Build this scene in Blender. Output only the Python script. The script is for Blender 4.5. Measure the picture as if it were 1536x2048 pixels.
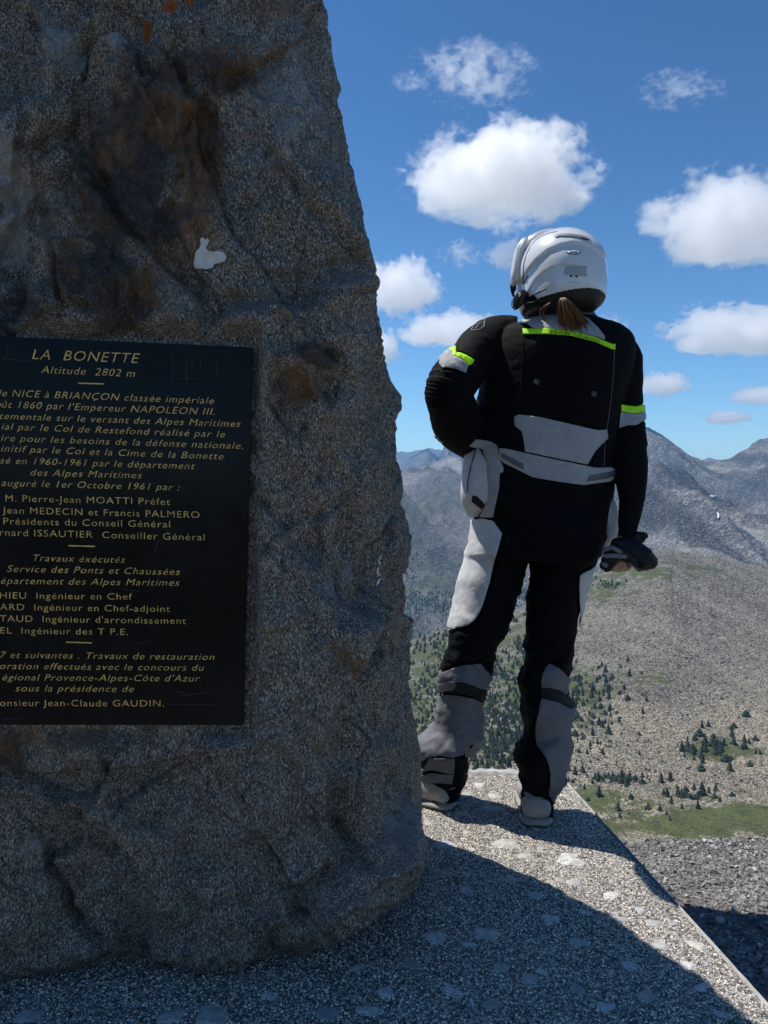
import bpy, bmesh, math, random
import numpy as np
from mathutils import Vector, Matrix, noise
from mathutils.bvhtree import BVHTree
from mathutils.geometry import delaunay_2d_cdt

for _o in list(bpy.data.objects): bpy.data.objects.remove(_o)
scn = bpy.context.scene
COL = scn.collection
random.seed(7); RNG = np.random.default_rng(7)

# ---------------------------------------------------------------- camera, sky, sun, exposure
F = 1538.0          # focal length in pixels of the 1536 x 2048 photograph
CX, HY, EYE = 768.0, 1000.0, 0.96
cam_d = bpy.data.cameras.new('camera'); cam = bpy.data.objects.new('camera', cam_d); COL.objects.link(cam)
cam.location = (0, 0, EYE); cam.rotation_euler = (math.radians(90), 0, 0)
cam_d.sensor_fit = 'VERTICAL'; cam_d.sensor_height = 36.0; cam_d.lens = F / 2048 * 36.0
cam_d.shift_y = -(1024 - HY) / 2048.0
cam_d.clip_start = 0.05; cam_d.clip_end = 120000
scn.camera = cam
scn.render.resolution_x, scn.render.resolution_y = 768, 1024

SUN_EL = math.radians(64)
SH = Vector((0.89, -0.455, 0)).normalized()      # direction in which shadows fall
to_sun = Vector((-SH.x * math.cos(SUN_EL), -SH.y * math.cos(SUN_EL), math.sin(SUN_EL)))
world = bpy.data.worlds.new('World'); scn.world = world; world.use_nodes = True
wn = world.node_tree; wn.nodes.clear()
sky = wn.nodes.new('ShaderNodeTexSky'); sky.sky_type = 'NISHITA'; sky.sun_disc = False
sky.sun_elevation = SUN_EL; sky.sun_rotation = math.atan2(to_sun.x, to_sun.y)
sky.altitude = 2800; sky.air_density = 1.35; sky.dust_density = 0.12; sky.ozone_density = 2.2
bg = wn.nodes.new('ShaderNodeBackground'); bg.inputs['Strength'].default_value = 0.05
wo = wn.nodes.new('ShaderNodeOutputWorld')
gm = wn.nodes.new('ShaderNodeGamma'); gm.inputs[1].default_value = 1.62      # the phone's steeper rendering of the sky
wn.links.new(sky.outputs[0], gm.inputs[0]); hs = wn.nodes.new('ShaderNodeHueSaturation'); hs.inputs['Saturation'].default_value = 1.03; hs.inputs['Value'].default_value = .80; hs.inputs['Hue'].default_value = .492; wn.links.new(gm.outputs[0], hs.inputs['Color']); wn.links.new(hs.outputs[0], bg.inputs[0]); wn.links.new(bg.outputs[0], wo.inputs[0])
sun_d = bpy.data.lights.new('sun', 'SUN'); sun_d.energy = 5.0; sun_d.angle = math.radians(0.53); sun_d.color = (1.0, 0.958, 0.895)
sun = bpy.data.objects.new('sun', sun_d); COL.objects.link(sun)
sun.rotation_euler = to_sun.to_track_quat('Z', 'Y').to_euler(); sun.location = (-3, 2, 8)
scn.view_settings.view_transform = 'Standard'; scn.view_settings.look = 'None'
scn.view_settings.exposure = 0.16; scn.view_settings.gamma = 1.0; scn.view_settings.use_curve_mapping = False
scn.cycles.max_bounces = 16; scn.cycles.diffuse_bounces = 4; scn.cycles.glossy_bounces = 4; scn.cycles.volume_bounces = 14; scn.cycles.transparent_max_bounces = 24
scn.cycles.volume_max_steps = 256; scn.cycles.volume_step_rate = 1.0

# ---------------------------------------------------------------- helpers
def P(px, py, D):
    """point of the place seen at pixel (px, py) of the photograph, D metres away"""
    return Vector(((px - CX) * D / F, D, EYE - (py - HY) * D / F))

def tag(o, label=None, cat=None, group=None, kind=None):
    if label: o['label'] = label
    if cat: o['category'] = cat
    if group: o['group'] = group
    if kind: o['kind'] = kind
    return o

def link(name, me, parent=None, mat=None):
    o = bpy.data.objects.new(name, me); COL.objects.link(o)
    if mat is not None and me is not None:
        me.materials.clear()
        for m in (mat if isinstance(mat, (list, tuple)) else [mat]): me.materials.append(m)
    if parent is not None:
        o.parent = parent
        bpy_mw = parent.matrix_basis if parent.parent is None else parent.parent.matrix_basis @ parent.matrix_basis
        o.matrix_parent_inverse = bpy_mw.inverted()
    return o

def empty(name, loc):
    o = bpy.data.objects.new(name, None); COL.objects.link(o); o.location = loc; o.empty_display_size = .1
    return o

def mesh_np(name, V, Fc, smooth=True):
    me = bpy.data.meshes.new(name)
    V = np.asarray(V, dtype=np.float32); Fc = np.asarray(Fc, dtype=np.int32)
    n, k = Fc.shape
    me.vertices.add(len(V)); me.vertices.foreach_set('co', V.ravel())
    me.loops.add(n * k); me.loops.foreach_set('vertex_index', Fc.ravel())
    me.polygons.add(n); me.polygons.foreach_set('loop_start', np.arange(0, n * k, k, dtype=np.int32))
    me.polygons.foreach_set('use_smooth', np.full(n, smooth))
    me.update(calc_edges=True); me.validate()
    return me

def attr(me, name, vals):
    a = me.attributes.new(name, 'FLOAT', 'POINT'); a.data.foreach_set('value', np.asarray(vals, dtype=np.float32))

# numpy value noise (fast, tiling-free)
def _h(ix, iy, iz, s):
    n = (ix * 374761393 + iy * 668265263 + iz * 2147483647 + s * 974634777) & 0xffffffff
    n = ((n ^ (n >> 13)) * 1274126177) & 0xffffffff
    n = ((n ^ (n >> 16)) * 2246822519) & 0xffffffff
    return ((n ^ (n >> 15)) & 0xffffff) / 16777215.0
def vnoise(x, y, z, seed=0):
    x, y, z = np.broadcast_arrays(x, y, z)
    fx, fy, fz = np.floor(x), np.floor(y), np.floor(z)
    ix, iy, iz = fx.astype(np.int64), fy.astype(np.int64), fz.astype(np.int64)
    ux, uy, uz = x - fx, y - fy, z - fz
    ux = ux * ux * ux * (ux * (ux * 6 - 15) + 10); uy = uy * uy * uy * (uy * (uy * 6 - 15) + 10); uz = uz * uz * uz * (uz * (uz * 6 - 15) + 10)
    r = 0
    for dx in (0, 1):
        for dy in (0, 1):
            for dz in (0, 1):
                r = r + _h(ix + dx, iy + dy, iz + dz, seed) * (ux if dx else 1 - ux) * (uy if dy else 1 - uy) * (uz if dz else 1 - uz)
    return r * 2 - 1
def fbm(x, y, z, oct=5, seed=0, rough=.5, ridged=False):
    r, a, t = 0, 1.0, 0
    for i in range(oct):
        v = vnoise(x + i * 17.3, y - i * 9.1, z + i * 4.7, seed + i)
        if ridged: v = 1 - 2 * np.abs(v)
        r = r + a * v; t += a; a *= rough; x, y, z = x * 2.03, y * 2.03, z * 2.03
    return r / t
def sstep(a, b, x):
    t = np.clip((x - a) / (b - a), 0, 1); return t * t * (3 - 2 * t)

def interp(pts, x):
    pts = sorted(pts); xs = [p[0] for p in pts]; ys = [p[1] for p in pts]
    return np.interp(x, xs, ys)

# ---------------------------------------------------------------- material helpers
def new_mat(name):
    m = bpy.data.materials.new(name); m.use_nodes = True
    nt = m.node_tree; nt.nodes.clear()
    out = nt.nodes.new('ShaderNodeOutputMaterial')
    return m, nt, out
class NB:
    def __init__(s, nt): s.nt = nt
    def n(s, t, **kw):
        nd = s.nt.nodes.new(t)
        for k, v in kw.items():
            if k.startswith('i_'):
                nd.inputs[k[2:].replace('_', ' ')].default_value = v
            else: setattr(nd, k, v)
        return nd
    def l(s, a, b): s.nt.links.new(a, b)
    def tc(s, which='Object'): return s.n('ShaderNodeTexCoord').outputs[which]
    def noise(s, vec, scale, detail=5, rough=.55, dist=0):
        nd = s.n('ShaderNodeTexNoise'); nd.inputs['Scale'].default_value = scale; nd.inputs['Detail'].default_value = detail
        nd.inputs['Roughness'].default_value = rough; nd.inputs['Distortion'].default_value = dist
        if vec is not None: s.l(vec, nd.inputs['Vector'])
        return nd
    def vor(s, vec, scale, feature='F1'):
        nd = s.n('ShaderNodeTexVoronoi'); nd.feature = feature; nd.inputs['Scale'].default_value = scale
        s.l(vec, nd.inputs['Vector']); return nd
    def ramp(s, fac, stops, interp='LINEAR'):
        nd = s.n('ShaderNodeValToRGB'); cr = nd.color_ramp; cr.interpolation = interp
        while len(cr.elements) > 1: cr.elements.remove(cr.elements[-1])
        for i, (p, c) in enumerate(stops):
            e = cr.elements[0] if i == 0 else cr.elements.new(p)
            e.position = p
            if isinstance(c, (int, float)): c = (c, c, c)
            e.color = (c[0], c[1], c[2], 1)
        s.l(fac, nd.inputs[0]); return nd.outputs[0]
    def mix(s, fac, a, b, mode='MIX'):
        nd = s.n('ShaderNodeMix'); nd.data_type = 'RGBA'; nd.blend_type = mode
        for v, i in ((fac, 0), (a, 6), (b, 7)):
            if isinstance(v, bpy.types.NodeSocket): s.l(v, nd.inputs[i])
            elif i == 0: nd.inputs[0].default_value = v
            else: nd.inputs[i].default_value = (v[0], v[1], v[2], 1)
        return nd.outputs[2]
    def math(s, op, a, b=None, c=None):
        nd = s.n('ShaderNodeMath'); nd.operation = op
        for i, v in enumerate((a, b, c)):
            if v is None: continue
            if isinstance(v, bpy.types.NodeSocket): s.l(v, nd.inputs[i])
            else: nd.inputs[i].default_value = v
        return nd.outputs[0]
    def mapping(s, vec, scale=(1, 1, 1), rot=(0, 0, 0)):
        nd = s.n('ShaderNodeMapping'); nd.inputs['Scale'].default_value = scale; nd.inputs['Rotation'].default_value = rot
        s.l(vec, nd.inputs[0]); return nd.outputs[0]
    def bump(s, h, strength, dist, prev=None):
        nd = s.n('ShaderNodeBump'); nd.inputs['Strength'].default_value = strength; nd.inputs['Distance'].default_value = dist
        s.l(h, nd.inputs['Height'])
        if prev is not None: s.l(prev, nd.inputs['Normal'])
        return nd.outputs[0]
    def attr(s, name):
        nd = s.n('ShaderNodeAttribute'); nd.attribute_name = name; return nd.outputs['Fac']
    def bsdf(s, out, color, rough=.8, normal=None, spec=.5, metal=0, **kw):
        nd = s.n('ShaderNodeBsdfPrincipled')
        for v, nm in ((color, 'Base Color'), (rough, 'Roughness'), (spec, 'Specular IOR Level'), (metal, 'Metallic')):
            if isinstance(v, bpy.types.NodeSocket): s.l(v, nd.inputs[nm])
            elif nm == 'Base Color': nd.inputs[nm].default_value = (v[0], v[1], v[2], 1)
            else: nd.inputs[nm].default_value = v
        for k, v in kw.items(): nd.inputs[k.replace('_', ' ')].default_value = v
        if normal is not None: s.l(normal, nd.inputs['Normal'])
        s.l(nd.outputs[0], out.inputs['Surface']); return nd
def simple(name, col, rough=.6, spec=.5, metal=0, bump=None, var=0.0, varscale=20, **kw):
    m, nt, out = new_mat(name); b = NB(nt); tc = b.tc(); c = col
    if var:
        nz = b.noise(tc, varscale, 4)
        c = b.mix(b.ramp(nz.outputs[0], [(.3, 0), (.7, 1)]), [x * (1 - var) for x in col], [min(1, x * (1 + var)) for x in col])
    nrm = None
    if bump:
        nz = b.noise(tc, bump[0], 3); nrm = b.bump(nz.outputs[0], bump[1], bump[2])
    b.bsdf(out, c, rough, nrm, spec, metal, **kw)
    return m
# ---------------------------------------------------------------- mountains
def mountain_mat(name, rock_a, rock_b, grn, dark, sc, bumpd, stk=1.0, spk=1.0):
    m, nt, out = new_mat(name); b = NB(nt); tc = b.tc()
    n1 = b.noise(tc, .004 * sc, 8, .6); n2 = b.noise(tc, .05 * sc, 7, .7)
    vm = b.vor(tc, .22 * sc); v2 = b.vor(tc, .5 * sc)
    c = b.mix(b.ramp(n1.outputs[0], [(.35, 0), (.65, 1)]), rock_a, rock_b)
    c = b.mix(b.ramp(n2.outputs[0], [(.35, 0), (.68, 1)]), c, [x * .62 for x in rock_a])
    c = b.mix(b.math('MULTIPLY', b.ramp(vm.outputs['Color'], [(.55, 0), (.8, 1)]), .75), c, [min(1, x * 1.45) for x in rock_b])
    c = b.mix(b.math('MULTIPLY', b.ramp(v2.outputs['Color'], [(.6, 0), (.8, 1)]), .55), c, [x * .5 for x in rock_a])
    c = b.mix(b.ramp(b.attr('streak'), [(.36, .75 * stk), (.5, 0)]), c, [x * .50 for x in rock_a])  # downslope streaks; they also put gully shading into the rock colour
    c = b.mix(b.ramp(b.attr('streak'), [(.54, 0), (.68, .6 * stk)]), c, [min(1, x * 1.3) for x in rock_b])
    c = b.mix(b.ramp(b.attr('broad'), [(.40, .7), (.52, 0)]), c, [x * .55 for x in rock_a])
    v3 = b.vor(tc, .9 * sc); v4 = b.vor(tc, .38 * sc)
    c = b.mix(b.math('MULTIPLY', b.ramp(v4.outputs['Color'], [(.62, 0), (.72, 1)]), .65 * spk), c, [min(1, x * 2.0) for x in rock_b])
    c = b.mix(b.math('MULTIPLY', b.ramp(v3.outputs['Color'], [(.68, 0), (.74, 1)]), .8 * spk), c, [min(1, x * 2.3) for x in rock_b])
    c = b.mix(b.math('MULTIPLY', b.ramp(v3.outputs['Color'], [(.22, 1), (.3, 0)]), .75 * spk), c, [x * .3 for x in rock_a])
    c = b.mix(b.math('MULTIPLY', b.attr('tan'), .62), c, b.mix(b.ramp(v3.outputs['Color'], [(.35, 0), (.75, 1)]), (.11, .092, .062), (.46, .40, .30)))
    veg = b.attr('veg')
    vz = b.math('ADD', veg, b.math('MULTIPLY', b.math('SUBTRACT', b.noise(tc, .022 * sc, 9, .78).outputs[0], .5), 3.6))
    g = b.mix(b.ramp(b.noise(tc, .09 * sc, 5, .7).outputs[0], [(.35, 0), (.65, 1)]), grn, [grn[0] * .5, grn[1] * .55, grn[2] * .6])
    c = b.mix(b.ramp(vz, [(.42, 0), (.62, .92)]), c, g)
    dk = b.attr('dark')
    dz = b.math('ADD', dk, b.math('MULTIPLY', b.math('SUBTRACT', b.noise(tc, .05 * sc, 6, .7).outputs[0], .5), 1.2))
    c = b.mix(b.ramp(dz, [(.45, 0), (.6, .9)]), c, dark)
    h = b.math('ADD', n2.outputs[0], b.math('MULTIPLY', vm.outputs['Distance'], .5))
    nrm = b.bump(h, .9, bumpd)
    nrm = b.bump(v2.outputs['Distance'], .7, bumpd * .3, nrm)
    b.bsdf(out, c, .95, nrm, .1)
    return m
M_C = mountain_mat('scree_hillside', (.098, .090, .074), (.172, .158, .128), (.090, .104, .034), (.040, .055, .034), 1.0, 3.0, .5, .6)
M_B = mountain_mat('scree_mountain', (.085, .087, .088), (.215, .205, .19), (.10, .12, .07), (.05, .07, .05), .42, 9.0, 1.3, .25)
M_A = mountain_mat('far_rock', (.07, .08, .09), (.12, .12, .13), (.08, .10, .07), (.06, .07, .07), .2, 20.0)

COLS = np.concatenate([np.linspace(-9000, 500, 70)[:-1], np.linspace(500, 1750, 640), np.linspace(1750, 9000, 60)[1:]])
def ridge(pts, x, amp, seed, wl=40.):
    r = interp(pts, x)
    return r + amp * fbm(x / wl, x * 0 + 3.1, x * 0, 5, seed, .6)
def sheet(name, mat, nodes_fn, Ds, amp, wl, seed, vegfn, darkfn, ridge_D=None, gully=0, gw=150., warp=60, gl=700.):
    """polar height sheet: nodes_fn(px) -> list of (D, py arrays)"""
    px = COLS[None, :]; D = Ds[:, None]
    nd = nodes_fn(COLS)
    lD = np.log([n[0] for n in nd]); PY = np.stack([n[1] for n in nd])      # K x C
    t = np.log(Ds); k = np.clip(np.searchsorted(lD, t) - 1, 0, len(nd) - 2)
    u = np.clip((t - lD[k]) / (lD[k + 1] - lD[k]), 0, 1)
    # catmull-rom in log distance; columns wander with distance so that spurs do not run straight at the viewer
    fade = np.clip(np.abs(np.log(Ds / ridge_D)) / .35, 0, 1)[:, None] if ridge_D else 1
    fade = fade * fade * (3 - 2 * fade)
    inv = np.abs(COLS[None] - 1150) < 1400
    wob = np.where(inv, warp * fbm(px / 130 + 0 * D, t[:, None] * 5 + 0 * px, 0 * px * D + 2, 4, seed + 70), 0) * fade
    pxe = px + wob
    def g(i):
        i = np.clip(i, 0, len(nd) - 1); o_ = np.empty((len(Ds), len(COLS)))
        for r_i in range(len(Ds)): o_[r_i] = np.interp(pxe[r_i], COLS, PY[i[r_i]])
        return o_
    p0, p1, p2, p3 = g(k - 1), g(k), g(k + 1), g(k + 2); uu = u[:, None]
    py = .5 * (2 * p1 + (p2 - p0) * uu + (2 * p0 - 5 * p1 + 4 * p2 - p3) * uu ** 2 + (3 * p1 - p0 - 3 * p2 + p3) * uu ** 3)
    X = (px - CX) * D / F; Y = D + 0 * px; Z = EYE - (py - HY) * D / F
    # fold the far columns round so the land also goes on beside the view
    ang = np.arctan((px - CX) / F); R = D * np.where(np.abs(px - CX) < 1400, 1 / np.cos(ang), 1 / math.cos(math.atan(1400 / F)))
    X2, Y2 = R * np.sin(ang), R * np.cos(ang)
    rg = fbm(X2 / wl, Y2 / wl, 0 * X2, 7, seed, .52, ridged=True)
    sm = fbm(X2 / wl * .5, Y2 / wl * .5, 0 * X2 + 7, 6, seed + 40, .55)
    gu = fbm((X2 + 60 * sm + .35 * Y2) / gw, Y2 / gl, 0 * X2 + 3, 6, seed + 90, .5, ridged=True)
    far_keep = .35 + .65 * fade
    Z = Z + (amp * (rg * .6 + sm * .6) + gully * gu) * (D / Ds[-1]) ** .5 * far_keep
    V = np.stack([X2, Y2, Z], -1).reshape(-1, 3)
    nr, nc = Z.shape; i = np.arange(nr - 1)[:, None] * nc + np.arange(nc - 1)[None]
    Fc = np.stack([i, i + 1, i + nc + 1, i + nc], -1).reshape(-1, 4)
    me = mesh_np(name, V, Fc, True)
    px_r = CX + X2 / np.maximum(Y2, 1) * F; py_r = HY - (Z - EYE) / np.maximum(Y2, 1) * F
    attr(me, 'streak', (.5 + .5 * fbm((X2 + .3 * Y2 + 80 * sm) / (gw * .22), Y2 / (gl * .9), 0 * X2 + 9, 6, seed + 130, .6)).ravel()); attr(me, 'tan', sstep(1330, 1470, py_r + 60 * fbm(px_r / 90, py_r / 60, 0 * px_r, 4, 5)).ravel() if name == 'hillside' else np.zeros(X2.size)); attr(me, 'broad', (.5 + .6 * fbm(X2 / (gw * 3), Y2 / (gw * 3), 0 * X2, 5, seed + 150, .6)).ravel()); attr(me, 'veg', vegfn(px_r, py_r, X2, Y2).ravel()); attr(me, 'dark', darkfn(px_r, py_r, X2, Y2).ravel())
    o = link(name, me, None, mat); tag(o, kind='structure')
    return o, (X2, Y2, Z)

def blob(px, py, x, y, rx, ry):
    d = np.sqrt(((px - x) / rx) ** 2 + ((py - y) / ry) ** 2)
    return np.clip(1.25 - d * .8, 0, 1)
RC = [(-9000, 1240), (500, 1330), (815, 1292), (886, 1264), (950, 1250), (1045, 1218), (1120, 1190), (1189, 1158), (1245, 1133), (1296, 1111), (1336, 1103), (1391, 1116), (1467, 1130), (1536, 1137), (1750, 1150), (9000, 1200)]
def nodes_C(x):
    r = ridge(RC, x, 5, 3, 55.)
    lo = 1.0
    return [(380, 0 * x + 1960), (480, 0 * x + 1775), (570, 0 * x + 1655), (700, 0 * x + 1540), (900, r + (1540 - r) * .62), (1150, r + (1540 - r) * .32), (1500, r), (1750, r + 55), (2100, r + 130)]
def veg_C(px, py, X, Y):
    v = 0 * px
    for b_ in ((1450, 1655, 330, 34), (1500, 1628, 200, 22), (1380, 1690, 260, 22)): v = np.maximum(v, blob(px, py, *b_) * .95)
    for b_ in ((860, 1420, 190, 150), (940, 1360, 130, 90), (900, 1400, 160, 120), (1045, 1300, 60, 60), (1030, 1400, 80, 40), (1270, 1140, 120, 18), (1200, 1175, 60, 22), (1480, 1630, 260, 34), (1420, 1680, 240, 30), (1200, 1600, 50, 30), (1260, 1690, 120, 30),
              (1490, 1500, 90, 22), (1140, 1390, 80, 50), (1300, 1360, 70, 12), (950, 1480, 110, 40), (1400, 1690, 300, 20)):
        v = np.maximum(v, blob(px, py, b_[0], b_[1], b_[2] * 1.35, b_[3] * 1.5) * .66)
    return v
def dark_C(px, py, X, Y):
    v = 0 * px
    for b_ in ((1010, 1480, 90, 45), (1185, 1390, 70, 40), (1100, 1400, 80, 60), (960, 1420, 60, 40), (1440, 1495, 55, 28), (1230, 1555, 60, 12), (860, 1500, 50, 60), (1190, 1450, 50, 30)):
        v = np.maximum(v, blob(px, py, *b_) * .5)
    return v
hill, HC = sheet('hillside', M_C, nodes_C, np.exp(np.linspace(math.log(380), math.log(2100), 330)), 20, 260., 11, veg_C, dark_C, 1500, 16, 90., 60, 420.)

RB = [(-9000, 930), (400, 950), (785, 957), (815, 950), (856, 945), (896, 948), (934, 956), (1000, 950), (1100, 930), (1200, 905), (1270, 882), (1292, 879), (1316, 896), (1351, 917), (1375, 933), (1391, 943), (1415, 948), (1432, 951), (1460, 940), (1492, 925), (1536, 905), (1650, 870), (1900, 890), (9000, 930)]
def nodes_B(x):
    r = ridge(RB, x, 7, 9, 40.); c = interp(RC, x)
    return [(1950, c + 130), (2400, c + 20 + 40), (3000, r + (c + 20 - r) * .72), (3900, r + (c - r) * .36), (5200, r), (5900, r + 26), (7000, r + 90)]
def veg_B(px, py, X, Y):
    v = 0 * px
    for b_ in ((870, 1180, 80, 40), (830, 1120, 60, 50), (840, 1010, 60, 30), (1045, 1200, 60, 40), (820, 1250, 80, 40)):
        v = np.maximum(v, blob(px, py, b_[0], b_[1], b_[2] * 1.5, b_[3] * 1.5) * .5)
    return v
def dark_B(px, py, X, Y):
    v = 0 * px
    for b_ in ((1515, 975, 30, 18), (1490, 965, 22, 10), (870, 1215, 40, 18), (815, 1100, 18, 60), (840, 1090, 20, 30), (830, 1200, 20, 30), (1045, 1190, 30, 20), (1370, 935, 26, 10), (1330, 905, 20, 8)):
        v = np.maximum(v, blob(px, py, *b_) * .62)
    return v
mnt, HB = sheet('mountain', M_B, nodes_B, np.exp(np.linspace(math.log(1950), math.log(7000), 330)), 150, 1000., 21, veg_B, dark_B, 5200, 380, 430., 90, 1400.)

RA2 = [(-9000, 930), (600, 950), (785, 955), (793, 951), (810, 930), (826, 914), (845, 903), (856, 901), (870, 911), (876, 918), (884, 906), (891, 888), (896, 884), (903, 893), (915, 897), (937, 912), (1000, 925), (1200, 930), (1290, 935), (1370, 930), (1391, 926), (1417, 920), (1440, 924), (1462, 929), (1475, 936), (1536, 945), (9000, 930)]
def nodes_A(x):
    r = ridge(RA2, x, 5.5, 31, 16.)
    return [(7200, r + 120), (8200, r + 45), (9300, r), (9900, r + 15), (11000, r + 60)]
z_ = lambda px, py, X, Y: 0 * px
far, _ = sheet('far_mountain', M_A, nodes_A, np.exp(np.linspace(math.log(7200), math.log(11000), 110)), 90, 500., 41, z_, z_, 9300, 90, 260., 30, 900.)
RA3 = [(-9000, 925), (700, 925), (785, 911), (800, 908), (826, 905), (856, 897), (880, 905), (900, 915), (1000, 925), (1300, 930), (9000, 930)]
def nodes_A3(x):
    r = ridge(RA3, x, 4.0, 51, 18.)
    return [(11500, r + 60), (12500, r + 20), (13500, r), (14000, r + 15), (15000, r + 60)]
far2, _ = sheet('distant_mountain', M_A, nodes_A3, np.exp(np.linspace(math.log(11500), math.log(15000), 60)), 90, 700., 61, z_, z_, 13500, 90, 400., 30, 900.)

# the flank of the summit falling away from the viewpoint, all round down to the valley
def flank():
    Rs = np.concatenate([[0, 1.2, 2.2, 3.0, 3.6, 4.5, 6], np.exp(np.linspace(math.log(8), math.log(17000), 60))])
    A = np.linspace(-math.pi, math.pi, 181)
    R, T = Rs[:, None], A[None]
    X, Y = R * np.sin(T), R * np.cos(T)
    n = fbm(X / 60, Y / 60, 0 * X, 5, 77)
    front = sstep(-.5, .6, np.cos(T))
    z = -.35 - np.maximum(R - 2.2, 0) * .62 * (.35 + .65 * front) 
    z = np.maximum(z, np.where(front > .01, -262 - 458 * sstep(380, 1200, R + 0 * T) * front, -262) - 6 * n)
    z = z + n * np.clip(R / 60, 0, 1) * 4
    back = (1 - front) * sstep(300, 2500, R + 0 * T)
    z = z + back * (260 + 380 * np.abs(fbm(np.sin(T) * 3, np.cos(T) * 3, R / 4000 + 0 * T, 4, 5)) * sstep(2000, 9000, R + 0 * T))
    V = np.stack([X, Y, z], -1).reshape(-1, 3); nc = len(A)
    i = np.arange(len(Rs) - 1)[:, None] * nc + np.arange(nc - 1)[None]
    me = mesh_np('valley_ground', V, np.stack([i, i + 1, i + nc + 1, i + nc], -1).reshape(-1, 4)[:, ::-1])
    attr(me, 'streak', np.full(len(V), .5)); attr(me, 'tan', np.zeros(len(V))); attr(me, 'broad', np.full(len(V), .6)); attr(me, 'veg', np.full(len(V), .45)); attr(me, 'dark', np.full(len(V), .1))
    tag(link('valley_ground', me, None, M_C), kind='structure')
flank()

# ---------------------------------------------------------------- haze
def box_mesh(name, lo, hi):
    x0, y0, z0 = lo; x1, y1, z1 = hi
    V = [(x0, y0, z0), (x1, y0, z0), (x1, y1, z0), (x0, y1, z0), (x0, y0, z1), (x1, y0, z1), (x1, y1, z1), (x0, y1, z1)]
    return mesh_np(name, V, [(3, 2, 1, 0), (4, 5, 6, 7), (0, 1, 5, 4), (1, 2, 6, 5), (2, 3, 7, 6), (3, 0, 4, 7)], False)
mh, nt, out = new_mat('air'); b = NB(nt)
pv = b.n('ShaderNodeVolumePrincipled'); pv.inputs['Color'].default_value = (.30, .60, 1.0, 1); pv.inputs['Density'].default_value = 5.2e-5; pv.inputs['Anisotropy'].default_value = .0
b.l(pv.outputs[0], out.inputs['Volume'])
hz = link('haze', box_mesh('haze', (-19500, -19400, -790), (19500, 19600, 900)), None, mh); tag(hz, kind='stuff')

# ---------------------------------------------------------------- clouds
def cloud_mat(name, dens, sc, soft, warp, fine, k, bases, crisp=3.2):
    m, nt, out = new_mat(name); b = NB(nt); tc = b.tc('Object')     # object space: x, y, z within -1 .. 1
    info = b.n('ShaderNodeObjectInfo')
    cmb = b.n('ShaderNodeCombineXYZ'); b.l(b.math('MULTIPLY', info.outputs['Random'], 90.), cmb.inputs[0]); b.l(b.math('MULTIPLY', info.outputs['Random'], 37.), cmb.inputs[2])
    off = b.n('ShaderNodeVectorMath', operation='ADD'); b.l(tc, off.inputs[0]); b.l(cmb.outputs[0], off.inputs[1])
    v = b.mapping(off.outputs[0], scale=(sc * 1.6, sc, sc))
    big = b.noise(v, 1.0, 1.5, .5); det = b.noise(v, 2.6, 7, .62, .3)
    # domain warp gives the lumpy outline, the underside is pressed flat
    wv = b.n('ShaderNodeVectorMath', operation='SUBTRACT'); b.l(big.outputs['Color'], wv.inputs[0]); wv.inputs[1].default_value = (.5, .5, .5)
    ws = b.n('ShaderNodeVectorMath', operation='SCALE'); b.l(wv.outputs[0], ws.inputs[0]); ws.inputs['Scale'].default_value = warp
    q = b.n('ShaderNodeVectorMath', operation='ADD'); b.l(tc, q.inputs[0]); b.l(ws.outputs[0], q.inputs[1])
    sep = b.n('ShaderNodeSeparateXYZ'); b.l(q.outputs[0], sep.inputs[0])
    zc = b.math('ADD', sep.outputs[2], bases)
    zz = b.math('MAXIMUM', b.math('MULTIPLY', zc, 1.15), b.math('MULTIPLY', zc, -2.1))
    xx = b.math('MULTIPLY', sep.outputs[0], 1.18)
    r2 = b.math('ADD', b.math('ADD', b.math('MULTIPLY', xx, xx), b.math('MULTIPLY', sep.outputs[1], sep.outputs[1])), b.math('MULTIPLY', zz, zz))
    rad = b.math('SUBTRACT', 1.0, b.math('SQRT', r2))
    d = b.math('ADD', b.math('MULTIPLY', rad, k), b.math('MULTIPLY', b.math('SUBTRACT', det.outputs[0], .5), fine))
    d = b.math('ADD', d, -soft)
    d = b.math('MULTIPLY', b.math('MINIMUM', b.math('MAXIMUM', b.math('MULTIPLY', d, crisp), 0.0), 1.0), dens)
    L = b.n('ShaderNodeVectorMath', operation='LENGTH'); b.l(tc, L.inputs[0])
    d = b.math('MULTIPLY', d, b.math('MINIMUM', b.math('MAXIMUM', b.math('MULTIPLY', b.math('SUBTRACT', 1.0, L.outputs['Value']), 9.), 0.0), 1.0))
    pv = b.n('ShaderNodeVolumePrincipled'); pv.inputs['Color'].default_value = (1, 1, 1, 1); pv.inputs['Anisotropy'].default_value = .62
    b.l(d, pv.inputs['Density']); b.l(pv.outputs[0], out.inputs['Volume'])
    m.cycles.volume_step_rate = .17; m.cycles.homogeneous_volume = False
    return m
MC1 = cloud_mat('cumulus', .0075, 1.5, .04, 1.05, 1.9, 1.15, .25, 6.5)
MC2 = cloud_mat('cloud_wisp', .0060, 1.7, .22, 2.4, 3.4, .7, .0, 2.6)
def ico(name, r=1.0, sub=3):
    bm = bmesh.new(); bmesh.ops.create_icosphere(bm, subdivisions=sub, radius=r); me = bpy.data.meshes.new(name); bm.to_mesh(me); bm.free(); return me
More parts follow.
